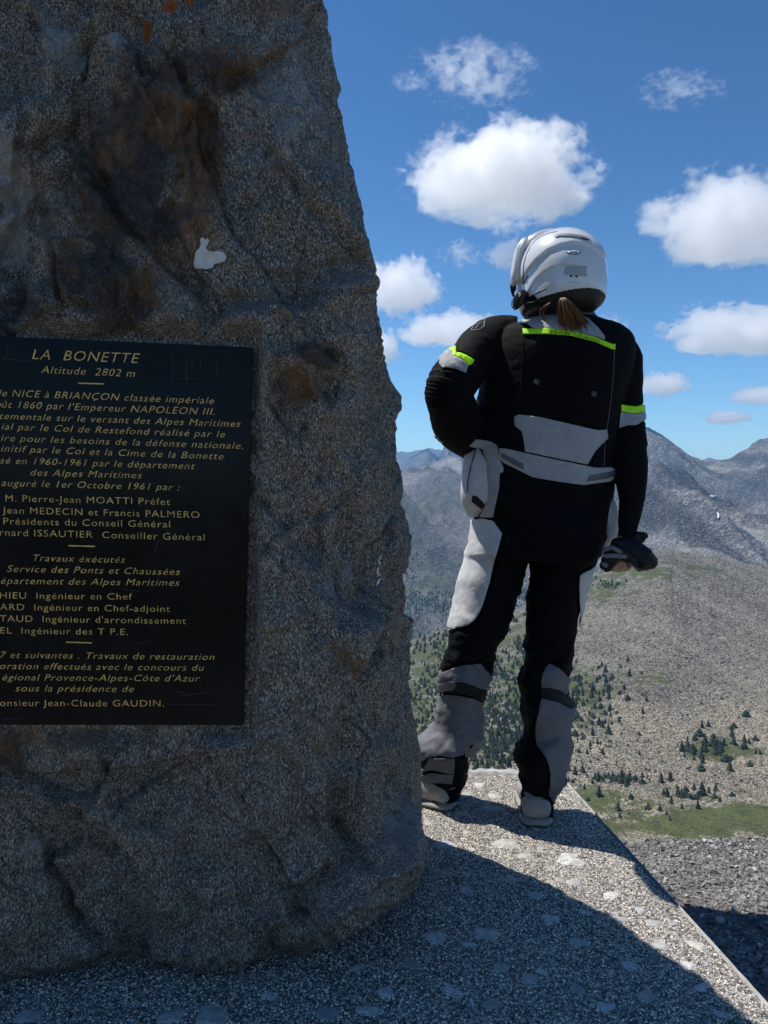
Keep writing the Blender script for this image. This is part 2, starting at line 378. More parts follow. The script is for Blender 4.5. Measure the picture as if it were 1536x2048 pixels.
CLOUDS = [  # px0, py0, px1, py1, kind, label
 (790, 235, 1215, 445, 0, 'large white cumulus cloud above the white helmet'),
 (1275, 330, 1700, 535, 0, 'big puffy white cloud cut off by the right edge, upper one'),
 (690, 500, 895, 635, 0, 'white cloud just right of the dark rock at helmet height'),
 (785, 612, 1010, 700, 0, 'long low white cloud behind the left shoulder'),
 (690, 640, 810, 745, 0, 'small white cloud touching the rock below the helmet-height cloud'),
 (1312, 600, 1640, 712, 0, 'wide white cloud right of the shoulder, lower on the right edge'),
 (785, 90, 1090, 215, 1, 'ragged wispy cloud at the top, above the large cumulus'),
 (1265, 145, 1455, 215, 1, 'thin wispy cloud at the upper right'),
 (1180, 625, 1265, 680, 1, 'small faint cloud right of the helmet rim'),
 (1265, 735, 1385, 795, 0, 'small white cloud right of the right upper arm'),
 (1448, 765, 1600, 812, 0, 'small flat cloud at the right edge above the peaks'),
 (1400, 818, 1510, 850, 0, 'little flat white cloud low over the right mountains'),
 (965, 470, 1075, 545, 0, 'small soft cloud directly left of the helmet'),
 (960, 420, 1080, 478, 1, 'thin cloud wisp between the large cumulus and the helmet'),
 (872, 480, 975, 540, 1, 'curled thin wisp left of the helmet'),
]
for (x0, y0, x1, y1, kd, lab) in CLOUDS:
    cy = (y0 + y1) / 2; D = 2750 * F / (1000 - cy) if x0 == 790 else min(1950 * F / (1000 - cy), 26000) if cy > 720 else 1950 * F / (1000 - cy)
    c = P((x0 + x1) / 2, cy, D); me = ico('cloud', 1.0, 3)
    o = link('cloud', me, None, MC2 if kd else MC1); o.location = c
    sx, sz = (x1 - x0) / 2 * D / F * 1.06, (y1 - y0) / 2 * D / F * 1.14
    o.scale = (sx, (sx + sz) / 2 * .8, sz)
    tag(o, lab, 'cloud', 'clouds in the blue sky')
# ---------------------------------------------------------------- summit ground and gravel
GZ = -0.25
def gravel_z(X, Y):
    n = fbm(X * 1.7, Y * 1.7, 0 * X, 4, 5)
    crest = 2.64 + .05 * vnoise(X * 2.2, X * 0, X * 0, 3) + .10 * np.clip(X - .8, 0, 3)
    over = np.maximum(Y - crest, 0)
    return GZ + .022 * n + .012 * fbm(X * 9, Y * 9, 0 * X, 3, 9) - np.minimum(over * over * 3.2, over * .95)
def ground_sheet():
    xs = np.linspace(-6, 6, 260); ys = np.concatenate([np.linspace(-7, .6, 60)[:-1], np.linspace(.6, 4.2, 150)])
    X, Y = np.meshgrid(xs, ys)
    Z = gravel_z(X, Y)
    R = np.sqrt(X * X + Y * Y); Z = Z - np.maximum(R - 4.6, 0) * .8 
    V = np.stack([X, Y, Z], -1).reshape(-1, 3); nc = len(xs)
    i = np.arange(len(ys) - 1)[:, None] * nc + np.arange(nc - 1)[None]
    return mesh_np('gravel_ground', V, np.stack([i, i + 1, i + nc + 1, i + nc], -1).reshape(-1, 4))
m_gr, nt, out = new_mat('gravel_earth'); b = NB(nt); tc = b.tc()
v1 = b.vor(tc, 95); v2 = b.vor(tc, 40); n1 = b.noise(tc, 7, 6, .6)
c = b.ramp(v1.outputs['Color'], [(.1, (.09, .085, .08)), (.5, (.22, .21, .20)), (.9, (.42, .41, .39))])
c = b.mix(b.ramp(n1.outputs[0], [(.4, 0), (.6, .8)]), c, (.11, .10, .095))
nrm = b.bump(b.math('ADD', v1.outputs['Distance'], v2.outputs['Distance']), 1.0, .008)
b.bsdf(out, c, .92, nrm, .15)
gravel_o = link('gravel_ground', ground_sheet(), None, m_gr); tag(gravel_o, kind='structure')

def stone_cloud(name, pos, size, flat, mat, parent=None, jitter=.28, seed=1):
    """many small angular stones as one mesh; pos Nx3, size N"""
    r = np.random.default_rng(seed); N = len(pos)
    base = np.array([(1, 0, 0), (-1, 0, 0), (0, 1, 0), (0, -1, 0), (0, 0, 1), (0, 0, -1), (.7, .7, .1), (-.7, .65, -.1), (-.65, -.7, .1), (.7, -.7, 0)], float)
    base = base[:6]
    fc = np.array([(0, 2, 4), (2, 1, 4), (1, 3, 4), (3, 0, 4), (2, 0, 5), (1, 2, 5), (3, 1, 5), (0, 3, 5)])
    V = base[None] * (1 + jitter * r.standard_normal((N, 6, 1))) + .22 * r.standard_normal((N, 6, 3))
    q = r.standard_normal((N, 4)); q[:, 1:3] *= .35; q /= np.linalg.norm(q, axis=1, keepdims=True)
    w, x, y, z = q.T
    Rm = np.stack([1 - 2 * (y * y + z * z), 2 * (x * y - z * w), 2 * (x * z + y * w), 2 * (x * y + z * w), 1 - 2 * (x * x + z * z), 2 * (y * z - x * w), 2 * (x * z - y * w), 2 * (y * z + x * w), 1 - 2 * (x * x + y * y)], -1).reshape(N, 3, 3)
    V[:, :, 2] *= flat; V = np.einsum('nij,nkj->nki', Rm, V) * size[:, None, None] + pos[:, None, :]
    Fc = fc[None] + (np.arange(N) * 6)[:, None, None]
    me = mesh_np(name, V.reshape(-1, 3), Fc.reshape(-1, 3), False)
    attr(me, 'tone', np.repeat(r.random(N), 6))
    return link(name, me, parent, mat)
m_st, nt, out = new_mat('loose_stone'); b = NB(nt); tc = b.tc()
c = b.ramp(b.attr('tone'), [(0, (.07, .065, .06)), (.45, (.20, .19, .18)), (.8, (.36, .35, .33)), (1, (.58, .56, .53))])
nz = b.noise(tc, 160, 4)
c = b.mix(.35, c, b.mix(nz.outputs[0], (.08, .08, .08), (.4, .38, .35)), 'MIX')
b.bsdf(out, c, .9, b.bump(nz.outputs[0], .5, .002), .2)
def scatter_gravel():
    r = RNG; P_, S_ = [], []
    for n, s0, s1, x0, x1, y0, y1 in ((30000, .0022, .0055, .55, 1.9, .9, 2.85), (5200, .0055, .011, .55, 1.9, .9, 2.85), (5000, .008, .02, -3.5, 4, -1.5, 2.85)):
        X = r.uniform(x0, x1, n); Y = r.uniform(y0, y1, n); s = s0 * (s1 / s0) ** (r.random(n) ** 1.6)
        keep = ~((X < .90 - .094 * (Y + .34)) & (X > -2.4) & (Y < 2.7)) & ~((X<.7)&(Y<2.7)&(X>-2.4))
        Z = gravel_z(X, Y) + s * .25
        P_.append(np.stack([X, Y, Z], -1)[keep]); S_.append(s[keep])
    o = stone_cloud('gravel', np.concatenate(P_), np.concatenate(S_), .6, m_st, seed=3); tag(o, kind='stuff', label='loose grey gravel beside the slab', cat=None)
scatter_gravel()
def rock_mesh(name, rx, ry, rz, seed, sub=2, rough=.22):
    bm = bmesh.new(); bmesh.ops.create_icosphere(bm, subdivisions=sub, radius=1)
    for v in bm.verts:
        d = v.co.copy(); k = 1 + rough * noise.noise(d * 1.3 + Vector((seed * 3.1, 0, 0))) * 2 + .08 * noise.noise(d * 4 + Vector((seed, 5, 0)))
        q = d * k
        q = Vector((math.copysign(min(abs(q.x), .86), q.x), math.copysign(min(abs(q.y), .84), q.y), math.copysign(min(abs(q.z), .8), q.z)))
        v.co = Vector((q.x * rx, q.y * ry, q.z * rz))
    me = bpy.data.meshes.new(name); bm.to_mesh(me); bm.free()
    for p in me.polygons: p.use_smooth = False
    a = me.attributes.new('tone', 'FLOAT', 'POINT')
    t = (seed * .37) % 1
    a.data.foreach_set('value', [t] * len(me.vertices))
    return me
LS = [(1452, 1800, 14), (1476, 1812, 9), (1498, 1786, 8), (1530, 1818, 20), (1440, 1840, 22), (1385, 1772, 8), (1420, 1782, 9), (1465, 1790, 7), (1358, 1748, 7), (1372, 1800, 9), (1402, 1812, 8), (1522, 1752, 9), (1490, 1740, 7),
      (1345, 1726, 6), (1410, 1740, 7), (1445, 1722, 6), (1500, 1715, 7), (1470, 1880, 14), (1515, 1905, 17), (1440, 1910, 11), (1500, 1950, 13), (1525, 1860, 10), (1420, 1862, 9), (1332, 1756, 9), (1390, 1738, 6)]
for k, (x, y, s) in enumerate(LS):
    D = (EYE - GZ) * F / (y - HY); r = s * D / F * .62
    me = rock_mesh('loose_stone', r, r * random.uniform(.6, .9), r * random.uniform(.35, .6), k + 1, 2)
    o = link('loose_stone', me, None, m_st); X = (x - CX) * D / F
    o.location = (X, D, float(gravel_z(np.array([X]), np.array([D]))[0]) + r * .15); o.rotation_euler = (0, 0, random.uniform(0, 6))
    tag(o, 'fist sized or smaller angular grey stone lying on the gravel beside the slab', 'stone', 'larger loose stones on the gravel')

# ---------------------------------------------------------------- the concrete platform
def slab_edge(Y): return .617 + (2.66 - Y) * (.113 / 1.198)
PLAT = [(-2.3, 2.74), (.27, 2.69), (.617, 2.66), (slab_edge(1.4), 1.4), (slab_edge(-.6), -.6), (-2.3, -.6)]
def prism(name, poly, z0, z1, bev=0):
    bm = bmesh.new(); vs = [bm.verts.new((x, y, z1)) for x, y in poly]
    f = bm.faces.new(vs); f.normal_update()
    if f.normal.z < 0: f.normal_flip()
    r = bmesh.ops.extrude_face_region(bm, geom=[f]); 
    for v in [e for e in r['geom'] if isinstance(e, bmesh.types.BMVert)]: v.co.z = z0
    bmesh.ops.recalc_face_normals(bm, faces=bm.faces)
    if bev: bmesh.ops.bevel(bm, geom=[e for e in bm.edges if all(abs(v.co.z - z1) < 1e-5 for v in e.verts)], offset=bev, segments=2, affect='EDGES')
    me = bpy.data.meshes.new(name); bm.to_mesh(me); bm.free(); return me
m_con, nt, out = new_mat('aggregate_concrete'); b = NB(nt); tc = b.tc()
v1 = b.vor(tc, 210); v2 = b.vor(tc, 420); n1 = b.noise(tc, 3.5, 6, .6)
c = b.ramp(v1.outputs['Color'], [(.10, (.06, .055, .05)), (.42, (.16, .148, .13)), (.6, (.52, .485, .43)), (.85, (.80, .75, .67))])
c = b.mix(b.ramp(v2.outputs['Color'], [(.3, 0), (.6, .6)]), c, (.10, .10, .10))
c = b.mix(b.ramp(n1.outputs[0], [(.35, .0), (.7, .3)]), c, (.33, .325, .315))
nrm = b.bump(b.math('ADD', v1.outputs['Distance'], v2.outputs['Distance']), .8, .004)
b.bsdf(out, c, .88, nrm, .25)
plat = link('platform', prism('platform', PLAT, -.42, 0, .006), None, m_con)
tag(plat, kind='structure')
m_grit, nt, out = new_mat('grit'); b = NB(nt)
c = b.ramp(b.attr('tone'), [(0, (.03, .027, .024)), (.16, (.08, .068, .054)), (.27, (.24, .21, .17)), (.42, (.72, .63, .51)), (.75, (.90, .80, .66)), (1, (.97, .90, .77))])
b.bsdf(out, c, .75, None, .35)
def grit():
    n = 105000; r = RNG
    u = r.random(n); D = 1.0 + 1.72 * u ** .8
    x0 = np.maximum(-1.0, -.52 * D); x1 = .62 + (2.66 - D) * .0943 - .012
    X = x0 + (x1 - x0) * r.random(n); s = .0009 * (3.2 ** r.random(n))
    D = np.minimum(D, 2.665)
    o = stone_cloud('grit', np.stack([X, D, s * .1], -1), s, .75, m_grit, plat, seed=5); tag(o, kind='stuff')
grit()
m_flat, nt, out = new_mat('embedded_stone'); b = NB(nt); tc = b.tc(); oi = b.n('ShaderNodeObjectInfo')
c = b.ramp(oi.outputs['Random'], [(0, (.40, .40, .38)), (.3, (.62, .61, .58)), (.5, (.30, .31, .31)), (.7, (.52, .47, .38)), (1, (.68, .67, .64))])
nz = b.noise(tc, 70, 5); c = b.mix(b.ramp(nz.outputs[0], [(.35, 0), (.6, .65)]), c, (.22, .22, .22))
b.bsdf(out, c, .8, b.bump(nz.outputs[0], .6, .002), .3)
EMB = [(935, 1665, 16), (890, 1690, 30), (1010, 1688, 34), (1085, 1698, 16), (980, 1618, 24), (925, 1628, 16), (1145, 1720, 34), (1050, 1712, 20), (960, 1570, 16), (1005, 1552, 10), (990, 1592, 20), (935, 1588, 18), (1150, 1622, 18),
       (1145, 1765, 22), (1225, 1790, 26), (1240, 1840, 20), (1310, 1848, 22), (1320, 1892, 24), (1395, 1892, 24), (1375, 1930, 20), (1405, 1975, 26), (1260, 1930, 22), (930, 1780, 20), (1100, 1838, 24), (970, 1868, 36), (940, 1890, 20),
       (1030, 1760, 16), (905, 1985, 30), (1085, 1945, 18), (1155, 1980, 26), (1060, 1958, 24), (1160, 1885, 24), (540, 1993, 22), (345, 2035, 40), (425, 2033, 40), (650, 2024, 36), (738, 2022, 34), (980, 2008, 26), (820, 1928, 30), (870, 1875, 26),
       (1225, 1722, 18), (1180, 1672, 14), (1090, 1610, 10), (860, 1648, 14), (1130, 1592, 16), (1290, 1990, 22), (1210, 2015, 26), (715, 1935, 22), (770, 1985, 20), (1070, 1790, 20), (1000, 1935, 22), (60, 2032, 34), (1445, 2030, 22), (1170, 1825, 18), (1280, 1820, 16), (1345, 1850, 14), (1120, 1760, 16), (890, 1745, 18)]
for k, (x, y, w) in enumerate(EMB):
    D = EYE * F / (y - HY); r = w * D / F
    if (x - CX) * D / F > slab_edge(D) - r * .5: continue
    me = rock_mesh('embedded_stone', r * .95, r * random.uniform(.55, 1.1), .011, k + 3, 2, .26)
    o = link('embedded_stone', me, plat, m_flat); o.location = ((x - CX) * D / F, D, -.0055); o.rotation_euler = (0, 0, random.uniform(-.6, .6))
# pale crumbling mortar along the far and right rims
def rim_strip(name, pts, w, h, seed, mat, zoff=0):
    V, Fc = [], []; n = 120; r = random.Random(seed)
    segs = []
    L = [0]
    for a, c_ in zip(pts[:-1], pts[1:]): L.append(L[-1] + math.dist(a, c_))
    for i in range(n + 1):
        t = L[-1] * i / n; k = max(j for j in range(len(pts) - 1) if L[j] <= t + 1e-9); u = (t - L[k]) / (L[k + 1] - L[k])
        p = Vector((pts[k][0] + (pts[k + 1][0] - pts[k][0]) * u, pts[k][1] + (pts[k + 1][1] - pts[k][1]) * u)); d = Vector(pts[k + 1]) - Vector(pts[k]); d.normalize(); nn = Vector((-d.y, d.x))
        hh = h * (.35 + 1.1 * abs(noise.noise(Vector((t * 22, seed, 0)))) + .5 * abs(noise.noise(Vector((t * 70, seed, 3))))); ww = w * (1 + .5 * noise.noise(Vector((t * 30, seed + 5, 0))))
        for (a, z) in ((0, -.12), (0, hh * .75), (ww * .5, hh), (ww, hh * .3), (ww, -.12)): V.append((p.x + nn.x * a, p.y + nn.y * a, z + zoff))
    for i in range(n):
        for j in range(4): a = i * 5 + j; Fc.append((a, a + 1, a + 6, a + 5))
    me = mesh_np(name, V, Fc, True); return link(name, me, plat, mat)
m_mort = simple('pale_mortar', (.38, .37, .35), .9, .2, bump=(60, .8, .004), var=.25, varscale=40)
rim_strip('mortar_rim', [(.63, 2.668), (.27, 2.699), (-.4, 2.72)], -.05, .010, 4, m_mort)
rim_strip('edge_rim', [(slab_edge(-.6) + .001, -.6), (slab_edge(2.655) + .001, 2.655)], -.0028, .0010, 9, m_mort)

# ---------------------------------------------------------------- the standing rock
SIL = [(-400, 560), (-200, 600), (0, 640), (40, 649), (120, 660), (200, 668), (270, 689), (330, 700), (400, 712), (460, 722), (510, 739), (560, 746), (640, 745), (700, 750), (760, 760), (820, 765), (870, 776), (900, 780), (920, 783), (955, 793), (985, 794), (1008, 787), (1030, 790), (1065, 806), (1100, 811), (1135, 807), (1150, 800), (1190, 806), (1250, 806), (1300, 812), (1400, 813), (1460, 821), (1520, 833), (1570, 839), (1610, 843), (1650, 843), (1700, 850), (1740, 852), (1775, 846), (1800, 838), (1850, 830)]
FAC = [(-400, 470), (-200, 530), (0, 580), (150, 618), (300, 640), (450, 672), (600, 694), (800, 712), (950, 722), (1100, 738), (1300, 742), (1500, 756), (1650, 762), (1750, 752), (1820, 735), (1870, 700), (1925, 660), (1990, 640)]
def plaque_plane(X):       # depth of the plaque's face
    return 1.437 + (X + .70) * .0865
def build_rock():
    nz, ns = 560, 760
    zs = np.linspace(-.06, 2.95, nz)
    pyS = HY - (zs - EYE) * F / 2.0; pyF = HY - (zs - EYE) * F / 1.64
    XR = (interp(SIL, pyS) - CX) * 2.0 / F; XF = (interp(FAC, pyF) - CX) * 1.64 / F
    XR = np.maximum(XR, XF + .05)
    dS = np.interp(zs, [0, 1.2, 1.5, 2.0, 2.5, 3.0], [2.0, 2.0, 1.87, 1.71, 1.6, 1.54])
    XRs = np.maximum((interp(SIL, HY - (zs - EYE) * F / dS) - CX) * dS / F, XF + .03)
    rows = []
    bulge = lambda z: .03 * np.sin(z * 2.1 + .4)
    for i, z in enumerate(zs):
        top = max(0, (z - 2.35) / .6); sh = 1 - .75 * top ** 1.7
        lean = .035 * max(0, z - 1.2)
        ds = float(np.interp(z, [0, 1.2, 1.5, 2.0, 2.5, 3.0], [2.0, 2.0, 1.87, 1.71, 1.6, 1.54])); yb = float(np.interp(z, [0, .6, 1, 1.5, 2, 2.5, 3], [2.32, 2.27, 2.15, 1.97, 1.80, 1.66, 1.55])); xr = XR[i] * ds / 2.0 if z > 1.2 else XR[i]
        xr = XRs[i]
        k = [(-1.55, 2.3), (-1.62, 1.9), (-1.45, 1.52), (-1.1, 1.47 + lean), (-.75, 1.485 + lean), (-.45, 1.505 + lean), (XF[i] - .16, 1.535 + lean), (XF[i] - .04, 1.575 + lean * .8), (XF[i] + .01, 1.66), ((XF[i] + xr) / 2 + .012, (1.66 + ds) / 2 - .01), (xr, ds), (xr - .02, ds + (yb - ds) * .45), (xr - .16, yb), (-.6, yb + .23), (-1.2, yb + .26)]
        k = np.array(k); c = np.array([-.6, 2.0]); k = c + (k - c) * sh
        rows.append(k)
    K = np.stack(rows)                              # nz x m x 2
    m = K.shape[1]
    # parameter density: most columns on the seen faces (keys 3..10)
    w = np.array([3, 3, 4, 30, 26, 26, 26, 22, 26, 26, 10, 5, 4, 3, 3], float); w = w / w.sum()
    cnt = np.maximum(1, np.round(w * ns)).astype(int)
    par = np.concatenate([i + np.linspace(0, 1, c, endpoint=False) for i, c in enumerate(cnt)])
    i0 = np.floor(par).astype(int); u = (par - i0)[None, :, None]
    g = lambda o: K[:, (i0 + o) % m]
    p0, p1, p2, p3 = g(-1), g(0), g(1), g(2)
    XY = .5 * (2 * p1 + (p2 - p0) * u + (2 * p0 - 5 * p1 + 4 * p2 - p3) * u * u + (3 * p1 - p0 - 3 * p2 + p3) * u ** 3)
    Z = np.repeat(zs[:, None], XY.shape[1], 1); X, Y = XY[..., 0], XY[..., 1]
    # horizontal outward normal
    dX = np.roll(X, -1, 1) - np.roll(X, 1, 1); dY = np.roll(Y, -1, 1) - np.roll(Y, 1, 1); L = np.hypot(dX, dY) + 1e-9
    NX, NY = dY / L, -dX / L
    if (NY[nz // 2, np.argmin(Y[nz // 2])] > 0): NX, NY = -NX, -NY
    px = CX + X / Y * F; py = HY - (Z - EYE) / Y * F
    rightness = sstep(-.25, -.05, Y - (dS[:, None] * 1.0))                # keep the outline where it was traced
    d = .055 * fbm(X * 2.6, Y * 2.6, Z * 2.0, 4, 1) + .040 * fbm(X * 6 + Z * 3, Y * 6, Z * 3.2 - X * 2, 5, 7, .55, True)
    # planar facets: every cell of the stone is a tilted plane, broken off at its neighbours
    def facets(sc, tilt, step, seed):
        wxx = X * sc + Z * sc * .35 + .35 * fbm(X * sc * .9, Y * sc * .9, Z * sc * .9, 4, seed); wzz = Z * sc * .72 - X * sc * .3 + .35 * fbm(X * sc * .9 + 9, Y * sc * .9, Z * sc * .9, 4, seed + 3); wyy = Y * sc
        ix, iz, iy = np.floor(wxx), np.floor(wzz), np.floor(wyy); best = np.full(X.shape, 1e9); sec = np.full(X.shape, 1e9); val = 0 * X
        for a_ in (-1, 0, 1):
            for b_ in (-1, 0, 1):
                for e_ in (-1, 0, 1):
                    gx, gz, gy = (ix + a_).astype(np.int64), (iz + b_).astype(np.int64), (iy + e_).astype(np.int64)
                    cx_ = gx + _h(gx, gz, gy, seed + 11); cz_ = gz + _h(gx, gz, gy, seed + 12); cy2 = gy + _h(gx, gz, gy, seed + 13)
                    dd = (wxx - cx_) ** 2 + (wzz - cz_) ** 2 + (wyy - cy2) ** 2
                    v_ = step * (_h(gx, gz, gy, seed + 14) - .5) + tilt * ((_h(gx, gz, gy, seed + 15) - .5) * (wxx - cx_) + (_h(gx, gz, gy, seed + 16) - .5) * (wzz - cz_))
                    m_ = dd < best; sec = np.where(m_, best, np.minimum(sec, dd)); val = np.where(m_, v_, val); best = np.where(m_, dd, best)
        edge = np.sqrt(sec) - np.sqrt(best)
        return val * sstep(0, .10, edge) - .10 * step * np.exp(-(edge / .03) ** 2)
    fk = 1 - .6 * rightness
    d += fk * facets(2.6, .20, .055, 200) + fk * facets(7.0, .055, .018, 300) * sstep(-.3, .3, fbm(X * 2, Y * 2, Z * 2, 3, 88))
    # flaky planes: stepped noise along a slanting bedding direction
    bed = (X * .75 + Z * .55 + Y * .5) * 9 + 1.6 * fbm(X * 3, Y * 3, Z * 3, 3, 15)
    st = bed - np.floor(bed); d += .020 * sstep(0, .22, st) * (1 - st) * sstep(-.1, .4, fbm(X * 2, Y * 2, Z * 2, 3, 33))
    d = d * (1 - .72 * rightness) + .0085 * fbm(X * 19, Y * 19, Z * 15, 5, 21, .62, True) + .0035 * fbm(X * 60, Y * 60, Z * 45, 4, 25, .6)
    d += rightness * (.010 * fbm(X * 9, Y * 9, Z * 7.3 + 3 * vnoise(X * 3, Y * 3, Z * 3, 4), 5, 91, .6) - .006 * sstep(.45, .75, vnoise(X * 8, Y * 8, Z * 11, 17)))
    # cracks, ledges and folds traced on the face: (points, half width px, depth m, step m)
    CR = [([(372, 190), (395, 260), (400, 300), (440, 380), (470, 450), (500, 510), (540, 570), (570, 620), (600, 650)], 7, .014, .010),
          ([(250, 60), (270, 110), (280, 150)], 8, .016, 0), ([(280, 70), (300, 45), (345, 38), (380, 25), (410, 5)], 5, .012, .008), ([(345, 45), (350, 110), (345, 150)], 4, .009, 0),
          ([(0, 250), (60, 190), (95, 115), (70, 30)], 10, .014, .014), ([(150, 160), (165, 100), (200, 75), (230, 70), (250, 95), (262, 120)], 7, .008, .020),
          ([(150, 160), (142, 220), (100, 260), (60, 300), (30, 360), (0, 395)], 8, .012, .018), ([(60, 290), (70, 340), (55, 400), (30, 440), (0, 470)], 6, .010, .014),
          ([(190, 330), (230, 420), (250, 500), (262, 580), (258, 640)], 12, .016, 0), ([(380, 340), (330, 420), (320, 520), (300, 600), (270, 660)], 9, .010, .006),
          ([(620, 40), (600, 80), (560, 110), (500, 130), (440, 160), (395, 215)], 9, .014, .012), ([(640, 250), (610, 330), (580, 420), (600, 500), (590, 560)], 5, .006, .006),
          ([(560, 545), (620, 540), (680, 520), (735, 540)], 5, .007, -.006), ([(575, 580), (640, 600), (700, 595), (745, 590)], 4, .006, 0),
          ([(620, 700), (650, 730), (640, 770), (600, 760), (560, 770), (540, 810), (560, 850)], 11, .016, .008), ([(640, 700), (660, 740), (650, 800), (600, 860)], 10, .014, 0),
          ([(560, 860), (565, 900), (600, 930), (640, 960)], 4, .006, 0), ([(510, 985), (530, 990), (560, 975)], 5, .008, 0),
          ([(0, 1545), (60, 1540), (130, 1532), (220, 1530), (320, 1520), (400, 1512), (445, 1500)], 11, .022, -.020), ([(415, 1480), (430, 1510), (450, 1545), (490, 1600), (520, 1650), (540, 1690), (560, 1740), (600, 1790), (640, 1810)], 8, .017, -.012),
          ([(480, 1640), (430, 1625), (380, 1590)], 4, .007, .006), ([(725, 1465), (745, 1500), (720, 1540), (690, 1575), (650, 1600)], 4, .007, .008), ([(660, 1430), (700, 1460), (735, 1490), (750, 1520)], 4, .008, 0),
          ([(120, 1720), (150, 1700), (160, 1640), (180, 1600), (215, 1545)], 6, .008, .020), ([(220, 1700), (240, 1640), (250, 1600), (300, 1570)], 5, .005, .010), ([(80, 1730), (110, 1780), (120, 1840), (160, 1880), (200, 1900), (260, 1920), (320, 1960)], 12, .026, .010),
          ([(530, 1850), (540, 1900), (545, 1950)], 5, .010, 0), ([(560, 1840), (600, 1835), (640, 1840), (650, 1870)], 6, .010, .008), ([(650, 1630), (700, 1640), (720, 1690), (690, 1740), (640, 1800)], 8, .006, -.012),
          ([(770, 1005), (745, 1040), (760, 1100), (775, 1150), (800, 1150)], 4, .010, -.010), ([(755, 1000), (740, 1080), (748, 1160), (757, 1240), (765, 1330)], 4, .007, .006), ([(775, 870), (770, 930), (765, 980), (780, 1000)], 4, .008, .004),
          ([(730, 1230), (750, 1240), (765, 1245)], 3, .006, 0), ([(780, 1200), (790, 1330), (785, 1450), (800, 1600), (800, 1720)], 4, .009, .004), ([(690, 360), (680, 420), (700, 480), (710, 530)], 4, .008, 0)]
    wx = px + 20 * fbm(X * 10, Z * 10, 0 * X, 4, 61, .5); wy = py + 20 * fbm(X * 10, Z * 10, 0 * X + 5, 4, 62, .5)
    front = (Y < 2.02)
    crackm = 0 * X
    for pts, hw, dep, step in CR:
        best = np.full(X.shape, 1e9); side = np.zeros(X.shape)
        for a, c_ in zip(pts[:-1], pts[1:]):
            ax, ay = a; bx, by = c_; ex, ey = bx - ax, by - ay; l2 = ex * ex + ey * ey
            t = np.clip(((wx - ax) * ex + (wy - ay) * ey) / l2, 0, 1); qx, qy = wx - ax - t * ex, wy - ay - t * ey
            dd = np.hypot(qx, qy); s = np.sign(ex * qy - ey * qx); mk = dd < best; side = np.where(mk, s, side); best = np.where(mk, dd, best)
        g_ = .8 * np.exp(-(best / np.maximum(hw * .30, 2.6)) ** 2) + .22 * np.exp(-(best / (hw * 2.2)) ** 2)
        wob = .55 + .9 * vnoise(px / 24, py / 28, 0 * px + len(pts), 8)
        d -= np.where(front, dep * 1.0 * g_ * np.clip(wob, 0, 2), 0)
        d += np.where(front, step * side * np.tanh(best / 7) * np.exp(-(best / 55) ** 1.3) * 1.3, 0)
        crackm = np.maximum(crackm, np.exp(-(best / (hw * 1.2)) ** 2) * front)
    # lens-shaped lump near the edge, the undercut foot
    lump = np.exp(-(((px - 775) / 30) ** 2 + ((py - 1095) / 60) ** 2) ** 1.5) * front; d += .016 * lump
    cy_ = interp([(0, 1990), (100, 1985), (200, 1950), (300, 1968), (400, 1978), (500, 1970), (560, 1950), (600, 1930), (640, 1925), (670, 1890), (700, 1855), (740, 1822), (780, 1832), (825, 1803), (852, 1770), (900, 1750)], px)
    under = sstep(-70, 25, py - cy_ ) ; d -= np.where(Y < 2.3, .075 * under ** 2, 0)
    X = X + NX * d; Y = Y + NY * d
    # bedding for the plaque
    hole = (px < 512) & (py > 672) & (py < 1462)
    soft = sstep(0, 30, np.minimum(np.minimum(530 - px, py - 655), 1478 - py))
    Y = np.where((px < 530) & (Y < 1.8) & (py > 655) & (py < 1478), np.maximum(Y, Y * (1 - soft) + np.maximum(Y, plaque_plane(X) + .022) * soft), Y)
    V = np.stack([X, Y, Z], -1); nc = X.shape[1]
    V = V.reshape(-1, 3)
    i = np.arange(nz - 1)[:, None] * nc + np.arange(nc)[None]; j = np.arange(nz - 1)[:, None] * nc + (np.arange(nc)[None] + 1) % nc
    Fq = np.stack([i, j, j + nc, i + nc], -1).reshape(-1, 4)
    # cap
    top = V.reshape(nz, nc, 3)[-1].mean(0) + np.array([0, 0, .03]); V = np.concatenate([V, top[None]])
    me = mesh_np('memorial_rock', V, Fq, True)
    def A(v): return np.append(v.ravel(), 0)
    def bl(lst):
        v = 0 * px
        for (x, y, rx, ry, s) in lst: v = np.maximum(v, s * np.exp(-(((wx - x) / rx) ** 2 + ((wy - y) / ry) ** 2)))
        return v
    attr(me, 'rust', A(bl([(400, 400, 55, 160, 1), (340, 240, 90, 90, .8), (150, 480, 90, 120, .65), (460, 130, 120, 60, .7), (540, 20, 80, 50, .7), (230, 300, 80, 100, .7), (330, 560, 60, 90, .7), (600, 770, 40, 60, .7), (675, 1325, 26, 34, .9), (140, 1470, 200, 30, .7), (20, 1490, 60, 30, .8), (465, 600, 26, 22, .8), (562, 345, 20, 24, .8), (640, 900, 40, 50, .45), (130, 1740, 50, 60, .4), (40, 130, 40, 90, .5), (640, 420, 30, 60, .25)])))
    attr(me, 'stain_crackshade', A(np.maximum(bl([(270, 330, 130, 230, .85), (390, 300, 60, 120, 1), (230, 580, 110, 90, .95), (350, 150, 120, 60, .7), (440, 150, 90, 50, .8), (240, 420, 60, 200, .9), (40, 620, 120, 60, .7), (590, 790, 60, 50, .6), (20, 1510, 50, 40, .9), (620, 720, 50, 30, .8)]), crackm * .36)))  # stain blobs, plus shade painted into the colour along the cracks
    attr(me, 'lichen', A(bl([(280, 60, 14, 30, 1), (335, 12, 16, 16, 1), (378, 4, 12, 9, 1)])))
